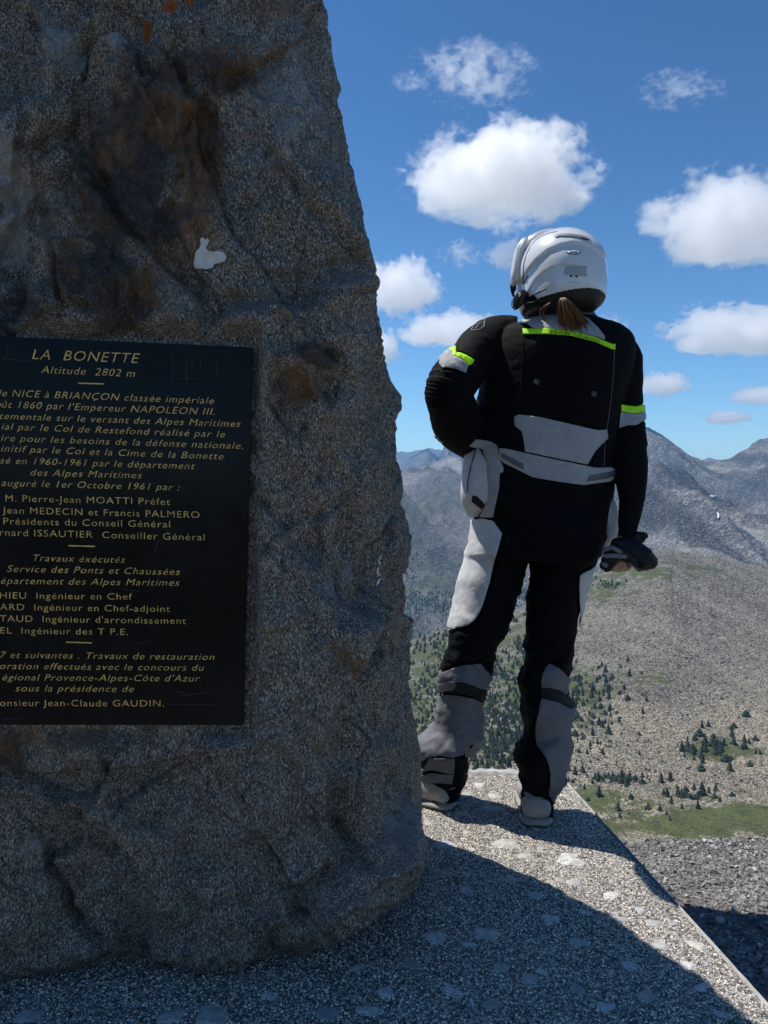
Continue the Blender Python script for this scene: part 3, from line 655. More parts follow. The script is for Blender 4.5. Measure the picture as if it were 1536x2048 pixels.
    attr(me, 'pale', A(bl([(25, 360, 40, 90, .8), (10, 460, 40, 60, 1.), (115, 500, 30, 40, .6), (560, 200, 100, 200, .45), (120, 80, 60, 70, .5), (700, 1150, 20, 40, .6), (655, 1180, 30, 30, .5), (50, 1700, 40, 50, .4), (800, 1650, 60, 100, .5), (230, 90, 30, 30, .7)])))
    me2 = me
    bm = bmesh.new(); bm.from_mesh(me2); bm.verts.ensure_lookup_table(); n0 = (nz - 1) * nc
    tv = bm.verts[nz * nc]
    for q in range(nc):
        try: bm.faces.new((bm.verts[n0 + q], bm.verts[n0 + (q + 1) % nc], tv))
        except ValueError: pass
    bmesh.ops.recalc_face_normals(bm, faces=bm.faces)
    for f in bm.faces: f.smooth = True
    bm.to_mesh(me2); bm.free()
    return me2
m_rock, nt, out = new_mat('dark_gneiss'); b = NB(nt); tc = b.tc()
gr = b.noise(b.mapping(tc, scale=(1.25, 1.25, .62), rot=(0, .65, 0)), 260, 2, .85); md = b.noise(tc, 34, 7, .68, .4); lg = b.noise(tc, 3.2, 6, .6); vv = b.vor(tc, 330)
str_ = b.noise(b.mapping(tc, scale=(1, 1, .33), rot=(0, .6, 0)), 60, 6, .7, .6)
c = b.mix(b.ramp(lg.outputs[0], [(.38, 0), (.62, 1)]), (.088, .073, .057), (.132, .110, .085))
c = b.mix(b.ramp(md.outputs[0], [(.38, 0), (.66, .85)]), c, (.28, .235, .185))
c = b.mix(b.ramp(str_.outputs[0], [(.50, 0), (.68, .8)]), c, (.05, .053, .056))
c = b.mix(b.math('MULTIPLY', b.ramp(gr.outputs[0], [(.535, 0), (.60, 1)]), 1.0), c, (.58, .50, .41))
c = b.mix(b.math('MULTIPLY', b.ramp(gr.outputs[0], [(.38, 1), (.46, 0)]), .92), c, (.016, .015, .014))
def gate(name, lo, hi, sc, amp):
    z = b.noise(tc, sc, 6, .65, .3)
    return b.ramp(b.math('ADD', b.attr(name), b.math('MULTIPLY', b.math('SUBTRACT', z.outputs[0], .5), amp)), [(lo, 0), (hi, 1)])
c = b.mix(b.math('MULTIPLY', gate('pale', .25, .6, 30, 1.2), .6), c, (.42, .42, .41))
c = b.mix(b.math('MULTIPLY', gate('stain_crackshade', .22, .62, 14, 1.5), .88), c, (.030, .017, .009))  # dark brown stains and the painted crack shade
rc = b.mix(b.noise(tc, 45, 5, .6).outputs[0], (.07, .028, .010), (.34, .16, .05))
c = b.mix(b.math('MULTIPLY', gate('rust', .30, .75, 24, 1.7), .68), c, rc)
c = b.mix(gate('lichen', .35, .5, 60, 1.4), c, (.42, .10, .02))
spk = b.ramp(vv.outputs['Color'], [(.86, 0), (.9, 1)])
c = b.mix(b.math('MULTIPLY', spk, .18), c, (.55, .56, .56))
nrm = b.bump(str_.outputs[0], .9, .016); nrm = b.bump(md.outputs[0], .7, .008, nrm); nrm = b.bump(gr.outputs[0], .6, .0025, nrm)
b.bsdf(out, c, b.math('ADD', .36, b.math('MULTIPLY', gr.outputs[0], .35)), nrm, .5)
rock = link('memorial_rock', build_rock(), None, m_rock)
tag(rock, 'tall dark grey standing rock with rusty stains carrying the black plaque', 'rock')
dg = bpy.context.evaluated_depsgraph_get()
def bvh_of(me): return BVHTree.FromPolygons([v.co for v in me.vertices], [tuple(p.vertices) for p in me.polygons])
ROCK_BVH = bvh_of(rock.data)
def patch_on(name, poly, bvh, off, mat, parent, step=4, rough=0, thick=.002, dmax=10):
    """thin patch lying on a surface: outline given in photograph pixels, cast from the viewpoint"""
    eye = Vector((0, 0, EYE)); pts = []; n = len(poly)
    for i in range(n):
        a, c_ = poly[i], poly[(i + 1) % n]; k = max(1, int(math.dist(a, c_) / step))
        for j in range(k): pts.append((a[0] + (c_[0] - a[0]) * j / k, a[1] + (c_[1] - a[1]) * j / k))
    m = len(pts); edges = [(i, (i + 1) % m) for i in range(m)]
    x0, x1 = min(p[0] for p in pts), max(p[0] for p in pts); y0, y1 = min(p[1] for p in pts), max(p[1] for p in pts)
    inner = []
    y = y0 + step * .5
    while y < y1:
        x = x0 + step * .5
        while x < x1:
            inside = False; j = m - 1
            for i in range(m):
                if (pts[i][1] > y) != (pts[j][1] > y) and x < (pts[j][0] - pts[i][0]) * (y - pts[i][1]) / (pts[j][1] - pts[i][1]) + pts[i][0]: inside = not inside
                j = i
            if inside: inner.append((x, y))
            x += step
        y += step
    V2, _, F2, *_r = delaunay_2d_cdt([Vector(p) for p in pts + inner], edges, [list(range(m))], 1, 1e-4)
    V3 = []
    for v in V2:
        d = (P(v.x, v.y, 1.0) - eye).normalized(); h, nrm_, i, dist = bvh.ray_cast(eye, d)
        V3.append(None if h is None or dist > dmax else h - d * off)
    fs = [f for f in F2 if all(V3[i] is not None for i in f)]
    used = sorted({i for f in fs for i in f}); mp = {i: k for k, i in enumerate(used)}
    bm = bmesh.new(); vs = [bm.verts.new(V3[i]) for i in used]
    for f in fs:
        try: bm.faces.new([vs[mp[i]] for i in f])
        except ValueError: pass
    bmesh.ops.recalc_face_normals(bm, faces=bm.faces)
    me = bpy.data.meshes.new(name); 
    for f in bm.faces: f.smooth = True
    bm.to_mesh(me); bm.free()
    o = link(name, me, parent, mat); md_ = o.modifiers.new('thickness', 'SOLIDIFY'); md_.thickness = thick; md_.offset = 0
    return o
m_white = simple('old_white_paint', (.62, .61, .59), .8, .2, bump=(90, .5, .002), var=.12, varscale=60)
patch_on('paint_splash', [(388, 523), (391, 505), (398, 497), (402, 487), (400, 478), (406, 474), (411, 480), (414, 476), (419, 481), (415, 489), (412, 496), (416, 501), (426, 503), (437, 502), (447, 505), (453, 513), (450, 522), (440, 526), (428, 528), (426, 535), (415, 538), (402, 537), (390, 537), (387, 530)], ROCK_BVH, .004, m_white, rock, 3)
for pl in ([(760, 1113), (764, 1111), (759, 1122), (763, 1127), (759, 1131), (755, 1122)], [(754, 1137), (758, 1132), (757, 1146), (762, 1150), (757, 1153), (753, 1146)], [(757, 1158), (761, 1156), (759, 1166), (755, 1171), (752, 1168)]):
    patch_on('chalk_mark', pl, ROCK_BVH, .003, m_white, rock, 2, thick=.001)

# ---------------------------------------------------------------- the plaque
def onpl(px, py, off=0.0):
    """point on the plaque's face seen at a pixel"""
    k = (px - CX) / F; D = (1.437 + .70 * .0865) / (1 - .0865 * k)
    return P(px, py, D - off)
m_pl, nt, out = new_mat('polished_black_granite'); b = NB(nt); tc = b.tc()
sc_ = b.noise(b.mapping(tc, scale=(1, 1, 9), rot=(0, .5, 0)), 30, 5, .8, 1.5)
du = b.noise(tc, 9, 5, .6)
c = b.mix(b.ramp(du.outputs[0], [(.45, 0), (.75, .5)]), (.003, .0032, .004), (.012, .012, .013))
c = b.mix(b.ramp(sc_.outputs[0], [(.70, 0), (.78, .35)]), c, (.16, .17, .18))
c = b.mix(b.ramp(b.vor(tc, 75).outputs['Distance'], [(.0, .5), (.05, 0)]), c, (.3, .3, .3))
rg = b.ramp(du.outputs[0], [(.4, .10), (.7, .28)])
b.bsdf(out, c, rg, b.bump(du.outputs[0], .04, .01), .15)
A_, B_, C_, D_ = onpl(-190, 664), onpl(505, 694), onpl(487, 1451), onpl(-214, 1450)
nrmp = (B_ - A_).cross(D_ - A_).normalized()
if nrmp.y > 0: nrmp = -nrmp
bm = bmesh.new(); fr = [bm.verts.new(v) for v in (A_, B_, C_, D_)]; bk = [bm.verts.new(v - nrmp * .035) for v in (A_, B_, C_, D_)]
bm.faces.new(fr); bm.faces.new(bk[::-1])
for i in range(4): bm.faces.new((fr[i], bk[i], bk[(i + 1) % 4], fr[(i + 1) % 4]))
bmesh.ops.recalc_face_normals(bm, faces=bm.faces)
bmesh.ops.bevel(bm, geom=[e for e in bm.edges if all(v in fr for v in e.verts)], offset=.0022, segments=2, affect='EDGES')
me = bpy.data.meshes.new('plaque'); bm.to_mesh(me); bm.free()
plaque = link('plaque', me, None, m_pl)
tag(plaque, 'polished black granite plaque with gold engraved French text on the rock', 'plaque')
m_gold = simple('gold_lettering', (.80, .46, .12), .5, .5, bump=(300, .5, .001), var=.35, varscale=60)
m_scr = simple('scratch', (.08, .082, .085), .8, .2)
def text_mesh(s, italic, spacing=1.12, weight=-.008):
    cu = bpy.data.curves.new('lettering', 'FONT'); cu.body = s; cu.size = 1; cu.shear = .28 if italic else 0; cu.resolution_u = 3; cu.space_character = spacing; cu.offset = weight; cu.extrude = .012
    ob = bpy.data.objects.new('lettering', cu); COL.objects.link(ob); dg_ = bpy.context.evaluated_depsgraph_get(); dg_.update()
    me = bpy.data.meshes.new_from_object(ob.evaluated_get(dg_)); bpy.data.objects.remove(ob); bpy.data.curves.remove(cu); me.materials.clear(); return me
def text_line(s, x0, y0, x1, y1, cap, italic, prefix='', mat=None, parent=None, on=onpl, name='lettering', spacing=1.12, weight=-.008, lift=.0006):
    me = text_mesh(s, italic, spacing, weight); n = len(me.vertices); co = np.zeros(n * 3, np.float32); me.vertices.foreach_get('co', co); co = co.reshape(-1, 3)
    xa, xb = co[:, 0].min(), co[:, 0].max(); capu = .73
    sx = (x1 - x0) / (xb - xa)
    def place(c):
        out_ = []
        for (x, y, z) in c:
            px = x0 + (x - xa) * sx; base = y0 + (y1 - y0) * (px - x0) / (x1 - x0); out_.append(on(px, base - y / capu * cap, lift * (1 + 60 * z)))
        return np.array(out_, np.float32)
    me.vertices.foreach_set('co', place(co).ravel()); me.update()
    o = link(name, me, parent or plaque, mat or m_gold)
    if prefix:
        m2 = text_mesh(prefix, italic, spacing, weight); k = len(m2.vertices); c2 = np.zeros(k * 3, np.float32); m2.vertices.foreach_get('co', c2); c2 = c2.reshape(-1, 3)
        c2[:, 0] += xa - c2[:, 0].max() - (.42 if prefix.endswith(' ') else .07); m2.vertices.foreach_set('co', place(c2).ravel()); m2.update(); link(name, m2, parent or plaque, mat or m_gold)
    return o
I, U = True, False
for a in [("LA  BONETTE", 64, 718, 280, 726.5, 21, I), ("Altitude  2802 m", 82, 746, 270, 754, 15.5, I), ("NICE à BRIANÇON classée impériale", 24, 793, 428, 808, 14.5, I, "de "), ("ût 1860 par l'Empereur NAPOLEON III.", 4, 815, 429, 830, 14.5, I, "ao"),
          ("tementale sur le versant des Alpes Maritimes", 0, 838, 481, 854, 14, I), ("ial par le Col de Restefond réalisé par le", 3, 859, 450, 875, 14, I), ("ire pour les besoins de la défense nationale.", 2, 882, 486, 898, 14, I), ("initif par le Col et la Cime de la Bonette", 2, 903, 447, 919, 14, I),
          ("sé en 1960-1961 par le département", 0, 927, 390, 938.5, 14, I), ("des Alpes Maritimes", 61, 951, 284, 957, 14, I), ("auguré le 1er Octobre 1961 par :", 3, 972, 360, 981, 14, I),
          ("M. Pierre-Jean MOATTI Préfet", 11, 1002.6, 340, 1010, 14, U), ("Jean MEDECIN et Francis PALMERO", 5, 1026.6, 399, 1036, 14, U), ("Présidents du Conseil Général", 7, 1048.6, 340, 1055, 14, U), ("rnard ISSAUTIER  Conseiller Général", 0, 1071, 409, 1081, 14, U),
          ("Travaux éxécutés", 67, 1122, 250, 1126, 14, I), ("Service des Ponts et Chaussées", 14, 1143.6, 360, 1150, 14, I), ("épartement des Alpes Maritimes", 2, 1167.7, 359, 1171.7, 14, I),
          ("HIEU  Ingénieur en Chef", 0, 1197, 264, 1199.5, 13.5, U), ("ARD  Ingénieur en Chef-adjoint", 0, 1220, 340, 1224, 13.5, U), ("TAUD  Ingénieur d'arrondissement", 0, 1243, 372, 1248, 13.5, U), ("EL  Ingénieur des T P.E.", 1, 1267, 256, 1270, 13.5, U),
          ("7 et suivantes . Travaux de restauration", 0, 1315.6, 429, 1320, 13.5, I), ("oration effectués avec le concours du", 0, 1338, 408, 1341.6, 13.5, I), ("égional Provence-Alpes-Côte d'Azur", 5, 1360.6, 400, 1363, 13.5, I), ("sous la présidence de", 31, 1382.6, 268, 1384, 13.5, I), ("onsieur Jean-Claude GAUDIN.", 0, 1412, 328, 1413, 13.5, U)]:
    s, x0, y0, x1, y1, cap, it = a[:7]; text_line(s, x0, y0, x1, y1, cap, it, a[7] if len(a) > 7 else '')
def stroke(name, pts, w, mat, parent, on=onpl, lift=.0006):
    V, Fc = [], []
    for i, (x, y) in enumerate(pts):
        a = pts[max(0, i - 1)]; c_ = pts[min(len(pts) - 1, i + 1)]; dx, dy = c_[0] - a[0], c_[1] - a[1]; l = math.hypot(dx, dy) or 1; nx, ny = -dy / l * w / 2, dx / l * w / 2
        V += [on(x + nx, y + ny, lift), on(x - nx, y - ny, lift)]
    for i in range(len(pts) - 1): Fc.append((2 * i, 2 * i + 1, 2 * i + 3, 2 * i + 2))
    return link(name, mesh_np(name, V, Fc, False), parent, mat)
for (x0, x1, y) in ((156, 208, 767), (137, 190, 1092), (132, 184, 1285)): stroke('dividing_rule', [(x0, y - .6), (x1, y + .8)], 2.4, m_gold, plaque)
r_ = random.Random(5)
SCR = [[(3, 712), (10, 716), (16, 712), (15, 690)], [(24, 716), (24, 695), (33, 708), (42, 694), (42, 716)], [(5, 718), (60, 722)], [(344, 770), (346, 706)], [(360, 756), (392, 758)], [(372, 712), (374, 768)], [(385, 712), (384, 740), (400, 742), (402, 716)], [(432, 720), (434, 756)], [(424, 738), (445, 738)], [(97, 768), (102, 761), (108, 770)], [(307, 1110), (318, 1080)], [(330, 1408), (430, 1410)], [(8, 1438), (44, 1436)], [(268, 1288), (300, 1282)], [(345, 1380), (380, 1390)], [(360, 1392), (420, 1384)], [(245, 1180), (280, 1182)], [(300, 1252), (310, 1250)]]
for p in SCR: stroke('scratch', p, .7, m_scr, plaque)
# ---------------------------------------------------------------- the rider
def fabric(name, col, rough=.75, weave=900, spec=.3, fold=.0, sheen=0, var=.12):
    m, nt, out = new_mat(name); b = NB(nt); tc = b.tc()
    nz = b.noise(tc, 28, 5, .6); wv = b.noise(tc, weave, 2, .6)
    c = b.mix(b.ramp(nz.outputs[0], [(.3, 0), (.7, 1)]), [x * (1 - var) for x in col], [x * (1 + var) for x in col])
    nrm = b.bump(wv.outputs[0], .25, .0008); nrm = b.bump(b.noise(tc, 22, 3, .5, .8).outputs[0], fold, .006, nrm)
    p = b.bsdf(out, c, rough, nrm, spec); p.inputs['Sheen Weight'].default_value = sheen; p.inputs['Sheen Roughness'].default_value = .4
    return m
f_black = fabric('black_fabric', (.0045, .0045, .0055), .8, spec=.12, fold=.3)
f_blackm = fabric('black_mesh_fabric', (.004, .004, .005), .85, weave=500, spec=.1, fold=.2)
f_grey = fabric('light_grey_fabric', (.37, .37, .37), .8, fold=.5)
f_grey_sunlit = fabric('sunlit_grey_fabric', (.56, .56, .555), .8, fold=.5)  # same grey cloth, with the sunlight on it put into the colour
f_mid = fabric('mid_grey_fabric', (.11, .113, .125), .75, fold=.30)
f_shin = fabric('shin_grey_fabric', (.15, .153, .165), .72, fold=.5)
f_neon = fabric('neon_yellow_fabric', (.50, .95, .02), .5, fold=.1)
f_refl = fabric('reflective_grey', (.10, .105, .11), .45, spec=.6, fold=.1)
f_strap = fabric('black_webbing', (.008, .008, .009), .65, fold=.1)
m_skin = simple('skin', (.52, .28, .19), .5, .4, bump=(400, .2, .0005)); 
m_print = simple('printed_grey_mark', (.45, .45, .46), .5, .3)
m_blk = simple('black_print', (.012, .012, .014), .4, .4)

def catmull(P_, u):
    P_ = np.asarray(P_, float); n = len(P_); i = np.clip(np.floor(u).astype(int), 0, n - 2); t = (u - i)[:, None]
    g = lambda k: P_[np.clip(k, 0, n - 1)]
    p0, p1, p2, p3 = g(i - 1), g(i), g(i + 1), g(i + 2)
    return .5 * (2 * p1 + (p2 - p0) * t + (2 * p0 - 5 * p1 + 4 * p2 - p3) * t ** 2 + (3 * p1 - p0 - 3 * p2 + p3) * t ** 3)
class Limb:
    """stations: (px, py, half width px, depth m, depth/width ratio); rings stand square to the axis as seen"""
    def __init__(s, st, sub=8, perp=True, power=2.2):
        st = [tuple(q) + ((1.0,) if len(q) == 4 else ()) for q in st]
        u = np.linspace(0, len(st) - 1, (len(st) - 1) * sub + 1); S = catmull(st, u)
        s.px, s.py, s.hw, s.D, s.k = S.T; s.perp = perp; s.power = power
        s.A = np.array([P(a, b_, d) for a, b_, d in zip(s.px, s.py, s.D)])
        T = np.gradient(s.A, axis=0) if perp else np.tile([0, 0, -1.0], (len(s.A), 1))
        T /= np.linalg.norm(T, axis=1, keepdims=True); s.T = T
        view = s.A - np.array([0, 0, EYE]); view /= np.linalg.norm(view, axis=1, keepdims=True)
        s.S = np.cross(view, T); s.S /= np.linalg.norm(s.S, axis=1, keepdims=True)
        if s.S[len(s.S) // 2][0] < 0: s.S = -s.S          # +u is to the right (or up) in the picture
        s.B = np.cross(s.S, T); s.B /= np.linalg.norm(s.B, axis=1, keepdims=True)
        flip = (s.B * view).sum(1) > 0; s.B[flip] *= -1      # B points to the viewer
        s.a = s.hw * s.D / F; s.b = s.a * s.k
        # a ring seen along the view: its widest sight line is the half width
    def ring(s, i, n=40, sc=1.0):
        th = np.linspace(0, 2 * math.pi, n, endpoint=False); p = 2.0 / s.power
        cs, sn = np.cos(th), np.sin(th)
        x = np.sign(sn) * np.abs(sn) ** p * s.a[i] * sc; y = np.sign(cs) * np.abs(cs) ** p * s.b[i] * sc
        return s.A[i] + x[:, None] * s.S[i] + y[:, None] * s.B[i]
    def mesh(s, n=40, sc=1.0, cap=True):
        m = len(s.A); V = np.concatenate([s.ring(i, n, sc) for i in range(m)]); Fc = []
        for i in range(m - 1):
            for j in range(n): a, b_ = i * n + j, i * n + (j + 1) % n; Fc.append((a, b_, b_ + n, a + n))
        k = len(V); V = np.concatenate([V, s.A[:1], s.A[-1:]])
        for j in range(n): Fc.append((k, (j + 1) % n, j)); Fc.append((k + 1, (m - 1) * n + j, (m - 1) * n + (j + 1) % n))
        return [tuple(v) for v in V], Fc
    def locate(s, x, y):
        """picture point -> (station, u): u = signed offset in half widths"""
        d = (s.px - x) ** 2 + (s.py - y) ** 2
        if not s.perp: d = (s.py - y) ** 2
        i = int(np.argmin(d)); j0 = max(0, i - 1); j1 = min(len(s.px) - 1, i + 1); best = None
        for a, b_ in ((j0, i), (i, j1)):
            if a == b_: continue
            ex, ey = s.px[b_] - s.px[a], s.py[b_] - s.py[a]
            t = ((x - s.px[a]) * ex + (y - s.py[a]) * ey) / (ex * ex + ey * ey) if s.perp else (y - s.py[a]) / (ey or 1e-9)
            t = min(1, max(0, t)); cx, cy = s.px[a] + ex * t, s.py[a] + ey * t; dd = math.hypot(x - cx, y - cy)
            if best is None or dd < best[0]: best = (dd, a, t, cx, cy)
        dd, a, t, cx, cy = best; b_ = min(a + 1, len(s.px) - 1)
        f = lambda q: q[a] * (1 - t) + q[b_] * t
        Sx = f(s.S); sx, sy = Sx[0], -Sx[2]; L = math.hypot(sx, sy) or 1
        u = ((x - cx) * sx + (y - cy) * sy) / L / f(s.hw)
        return f(s.A), f(s.S), f(s.B), u, f(s.a), f(s.b)
    def surf(s, x, y, bvh, off):
        A, S, B, u, a, b_ = s.locate(x, y); au = abs(u)
        th = math.asin(min(au, 1)) if au <= .96 else math.asin(.96) + (au - .96) * 1.9
        th = min(th, math.pi * .98)
        d = Vector(S * math.sin(th) * (1 if u > 0 else -1) * a + B * math.cos(th) * b_).normalized()
        org = Vector(A); h, nrm, i, dist = bvh.ray_cast(org, d)
        last = None; guard = 0
        # take the outermost hit within reach of the limb
        reach = max(a, b_) * 1.6
        while h is not None and (h - org).length < reach and guard < 4:
            last = h; h2 = bvh.ray_cast(h + d * 1e-4, d); h = h2[0]; guard += 1
            break
        if last is None: last = org + d * (a * abs(math.sin(th)) + b_ * abs(math.cos(th)))
        return last + d * off
def union(name, parts, voxel, smooth=6):
    V, Fc = [], []
    for v, f in parts:
        k = len(V); V += v; Fc += [tuple(i + k for i in q) for q in f]
    me = bpy.data.meshes.new(name); me.from_pydata(V, [], Fc); bm = bmesh.new(); bm.from_mesh(me); bmesh.ops.recalc_face_normals(bm, faces=bm.faces); bm.to_mesh(me); bm.free()
    ob = bpy.data.objects.new(name, me); COL.objects.link(ob)
    r = ob.modifiers.new('r', 'REMESH'); r.mode = 'VOXEL'; r.voxel_size = voxel
    sm = ob.modifiers.new('s', 'SMOOTH'); sm.iterations = smooth; sm.factor = .5
    dg_ = bpy.context.evaluated_depsgraph_get(); dg_.update()
    res = bpy.data.meshes.new_from_object(ob.evaluated_get(dg_)); bpy.data.objects.remove(ob)
    for p in res.polygons: p.use_smooth = True
    return res
def coords(me):
    co = np.zeros(len(me.vertices) * 3, np.float32); me.vertices.foreach_get('co', co); return co.reshape(-1, 3).astype(float)
def normals(me):
    co = np.zeros(len(me.vertices) * 3, np.float32); me.vertices.foreach_get('normal', co); return co.reshape(-1, 3).astype(float)
def pixels(co): return CX + co[:, 0] / co[:, 1] * F, HY - (co[:, 2] - EYE) / co[:, 1] * F
def setco(me, co): me.vertices.foreach_set('co', co.astype(np.float32).ravel()); me.update()
def from_lr(rows, depth, ratio=1.0, inset=0):
    rows = [(y, l + (inset(y) if callable(inset) else inset), r - (inset(y) if callable(inset) else inset)) for y, l, r in rows]
    """rows (py, left px, right px)"""
    return [((l + r) / 2, y, (r - l) / 2, depth(y) if callable(depth) else depth, ratio(y) if callable(ratio) else ratio) for y, l, r in rows]

# --- outlines
dl = lambda y: float(np.interp(y, [1000, 1300, 1450, 1620], [2.36, 2.36, 2.41, 2.47]))
dr = lambda y: float(np.interp(y, [1000, 1300, 1450, 1660], [2.34, 2.32, 2.335, 2.345]))
LL = Limb(from_lr([(985, 950, 1075), (1040, 942, 1066), (1100, 932, 1064), (1150, 917, 1054), (1200, 907, 1036), (1256, 893, 1014), (1300, 891, 993), (1335, 886, 984), (1375, 877, 971), (1410, 872, 968), (1450, 860, 961), (1480, 846, 958), (1505, 838, 944), (1530, 840, 936), (1560, 845, 927), (1588, 847, 916)], dl, lambda y: float(np.interp(y, [1000, 1250, 1600], [1.25, 1.1, 1.05])), 6.5), perp=False, power=2.1)
RL = Limb(from_lr([(985, 1062, 1212), (1050, 1058, 1207), (1100, 1054, 1198), (1150, 1057, 1187), (1200, 1053, 1172), (1260, 1047, 1156), (1330, 1042, 1148), (1380, 1040, 1138), (1430, 1043, 1140), (1465, 1045, 1141), (1500, 1034, 1140), (1530, 1034, 1136), (1560, 1036, 1126), (1600, 1041, 1111), (1622, 1046, 1105)], dr, lambda y: float(np.interp(y, [1000, 1250, 1600], [1.15, 1.1, 1.05])), lambda y: float(np.interp(y, [1400, 1500, 1600], [5.5, 9, 13]))), perp=False, power=2.1)
TO = Limb(from_lr([(632, 1072, 1180), (645, 1040, 1205), (660, 1000, 1240), (685, 978, 1262), (720, 966, 1262), (780, 957, 1250), (830, 948, 1238), (880, 946, 1230), (930, 946, 1224), (980, 942, 1222), (1030, 950, 1216), (1070, 972, 1206), (1098, 1010, 1192)], lambda y: float(np.interp(y, [620, 700, 850, 1000, 1100], [2.30, 2.29, 2.31, 2.33, 2.34])), lambda y: float(np.interp(y, [630, 680, 750, 900, 1100], [.75, .66, .70, .78, .80]))), perp=False, power=2.5)
LA = Limb([(1035, 668, 34, 2.31), (1000, 672, 42, 2.31), (968, 690, 46, 2.28), (940, 722, 45, 2.22), (912, 755, 46, 2.17), (899, 785, 46, 2.16), (905, 815, 49, 2.19), (918, 850, 50, 2.25), (936, 877, 39, 2.32), (957, 903, 27, 2.40), (968, 930, 21, 2.46)], power=2.0)
RA = Limb([(1195, 690, 34, 2.30), (1225, 697, 38, 2.30), (1242, 720, 40, 2.29), (1246, 760, 38, 2.28), (1247, 810, 37, 2.28), (1250, 860, 38, 2.27), (1258, 905, 35, 2.24), (1262, 950, 32, 2.21), (1263, 1000, 25, 2.19), (1257, 1045, 20, 2.18), (1252, 1078, 18, 2.18)], power=2.0)
NK = Limb([(1128, 600, 44, 2.28), (1128, 640, 50, 2.29), (1128, 668, 66, 2.30, .7)], perp=False)
# --- the body itself: one continuous figure inside the clothes
def capsule(pts, rad, n=10):
    """tube through 3-D points with radii, round ends"""
    pts = np.array(pts, float); V, Fc = [], []; m = len(pts); T = np.gradient(pts, axis=0)
    T /= np.linalg.norm(T, axis=1, keepdims=True); up = np.array([0.3, .1, .95]); rings = []
    rr = list(rad); ext = [(pts[0] - T[0] * rr[0] * .7, rr[0] * .55, T[0])] + [(pts[i], rr[i], T[i]) for i in range(m)] + [(pts[-1] + T[-1] * rr[-1] * .7, rr[-1] * .55, T[-1])]
    for c_, r_, t in ext:
        s_ = np.cross(t, up); s_ /= np.linalg.norm(s_) + 1e-9; w = np.cross(t, s_)
        for j in range(n): a = 6.28318 * j / n; V.append(tuple(c_ + r_ * (math.cos(a) * s_ + math.sin(a) * w)))
    M = len(ext)
    for i in range(M - 1):
        for j in range(n): a, b_ = i * n + j, i * n + (j + 1) % n; Fc.append((a, b_, b_ + n, a + n))
    k = len(V); V.append(tuple(ext[0][0] - ext[0][2] * rr[0] * .3)); V.append(tuple(ext[-1][0] + ext[-1][2] * rr[-1] * .3))
    for j in range(n): Fc.append((k, (j + 1) % n, j)); Fc.append((k + 1, (M - 1) * n + j, (M - 1) * n + (j + 1) % n))
    return V, Fc
HC_ = P(1123, 547, 2.25)                         # middle of the head
HYAW = math.radians(32)                          # the face is turned to the left and away
fwd = Vector((-math.sin(HYAW), math.cos(HYAW), -.05)).normalized(); rgt = fwd.cross(Vector((0, 0, 1))).normalized(); upv = rgt.cross(fwd)
def head_parts():
    bm = bmesh.new(); bmesh.ops.create_uvsphere(bm, u_segments=28, v_segments=20, radius=1)
    for v in bm.verts:
        x, y, z = v.co; k = 1 - .22 * max(0, -z) * (1 if y < .2 else .55)
        nose = .022 * math.exp(-((x / .16) ** 2 + ((z + .12) / .2) ** 2)) * (y > 0); eye = -.008 * (math.exp(-(((abs(x) - .38) / .2) ** 2 + ((z - .02) / .14) ** 2))) * (y > 0); mo = .004 * math.exp(-((x / .35) ** 2 + ((z + .5) / .08) ** 2)) * (y > 0)
        v.co = HC_ + rgt * (x * .074 * k) + fwd * (y * .095 * k + nose + eye + mo) + upv * (z * .112)
    V = [tuple(v.co) for v in bm.verts]; bm.verts.index_update(); Fc = [tuple(v.index for v in f.verts) for f in bm.faces]; bm.free(); return V, Fc
RW = Vector(RA.A[-1])                            # right wrist
def px3(x, y, d): return np.array(P(x, y, d))
hand_r = [capsule([RA.A[-3], RW, px3(1246, 1098, 2.18), px3(1243, 1112, 2.185)], [.026, .025, .034, .036], 12),
          capsule([px3(1226, 1104, 2.18), px3(1221, 1124, 2.155), px3(1226, 1139, 2.15), px3(1236, 1138, 2.16)], [.0105, .0095, .009, .008]),
          capsule([px3(1238, 1108, 2.17), px3(1233, 1126, 2.15), px3(1237, 1140, 2.15), px3(1246, 1138, 2.165)], [.0105, .0098, .009, .008]),
          capsule([px3(1250, 1108, 2.17), px3(1248, 1126, 2.15), px3(1251, 1138, 2.155), px3(1258, 1134, 2.17)], [.0105, .0095, .0088, .008]),
          capsule([px3(1262, 1104, 2.175), px3(1262, 1118, 2.155), px3(1265, 1128, 2.16), px3(1270, 1124, 2.17)], [.0095, .0085, .008, .007]),
          capsule([px3(1228, 1092, 2.20), px3(1216, 1104, 2.22), px3(1212, 1120, 2.22), px3(1217, 1134, 2.20)], [.012, .0115, .0105, .009])]
LWp = LA.A[-1]
hand_l = [capsule([LA.A[-3], LWp, LWp + np.array([.03, .05, -.01]), LWp + np.array([.055, .07, -.02])], [.026, .024, .032, .03], 12)]
for q in range(4):
    o0 = LWp + np.array([.055, .07, -.02]) + np.array([0, -.01, .026 - .018 * q])
    hand_l.append(capsule([o0, o0 + np.array([.03, .022, -.006]), o0 + np.array([.055, .028, -.012]), o0 + np.array([.07, .020, -.016])], [.0098, .009, .0085, .0075]))
hand_l.append(capsule([LWp + np.array([.02, .03, .02]), LWp + np.array([-.0, .03, .045]), LWp + np.array([.012, .02, .065])], [.012, .011, .009]))
feet = []
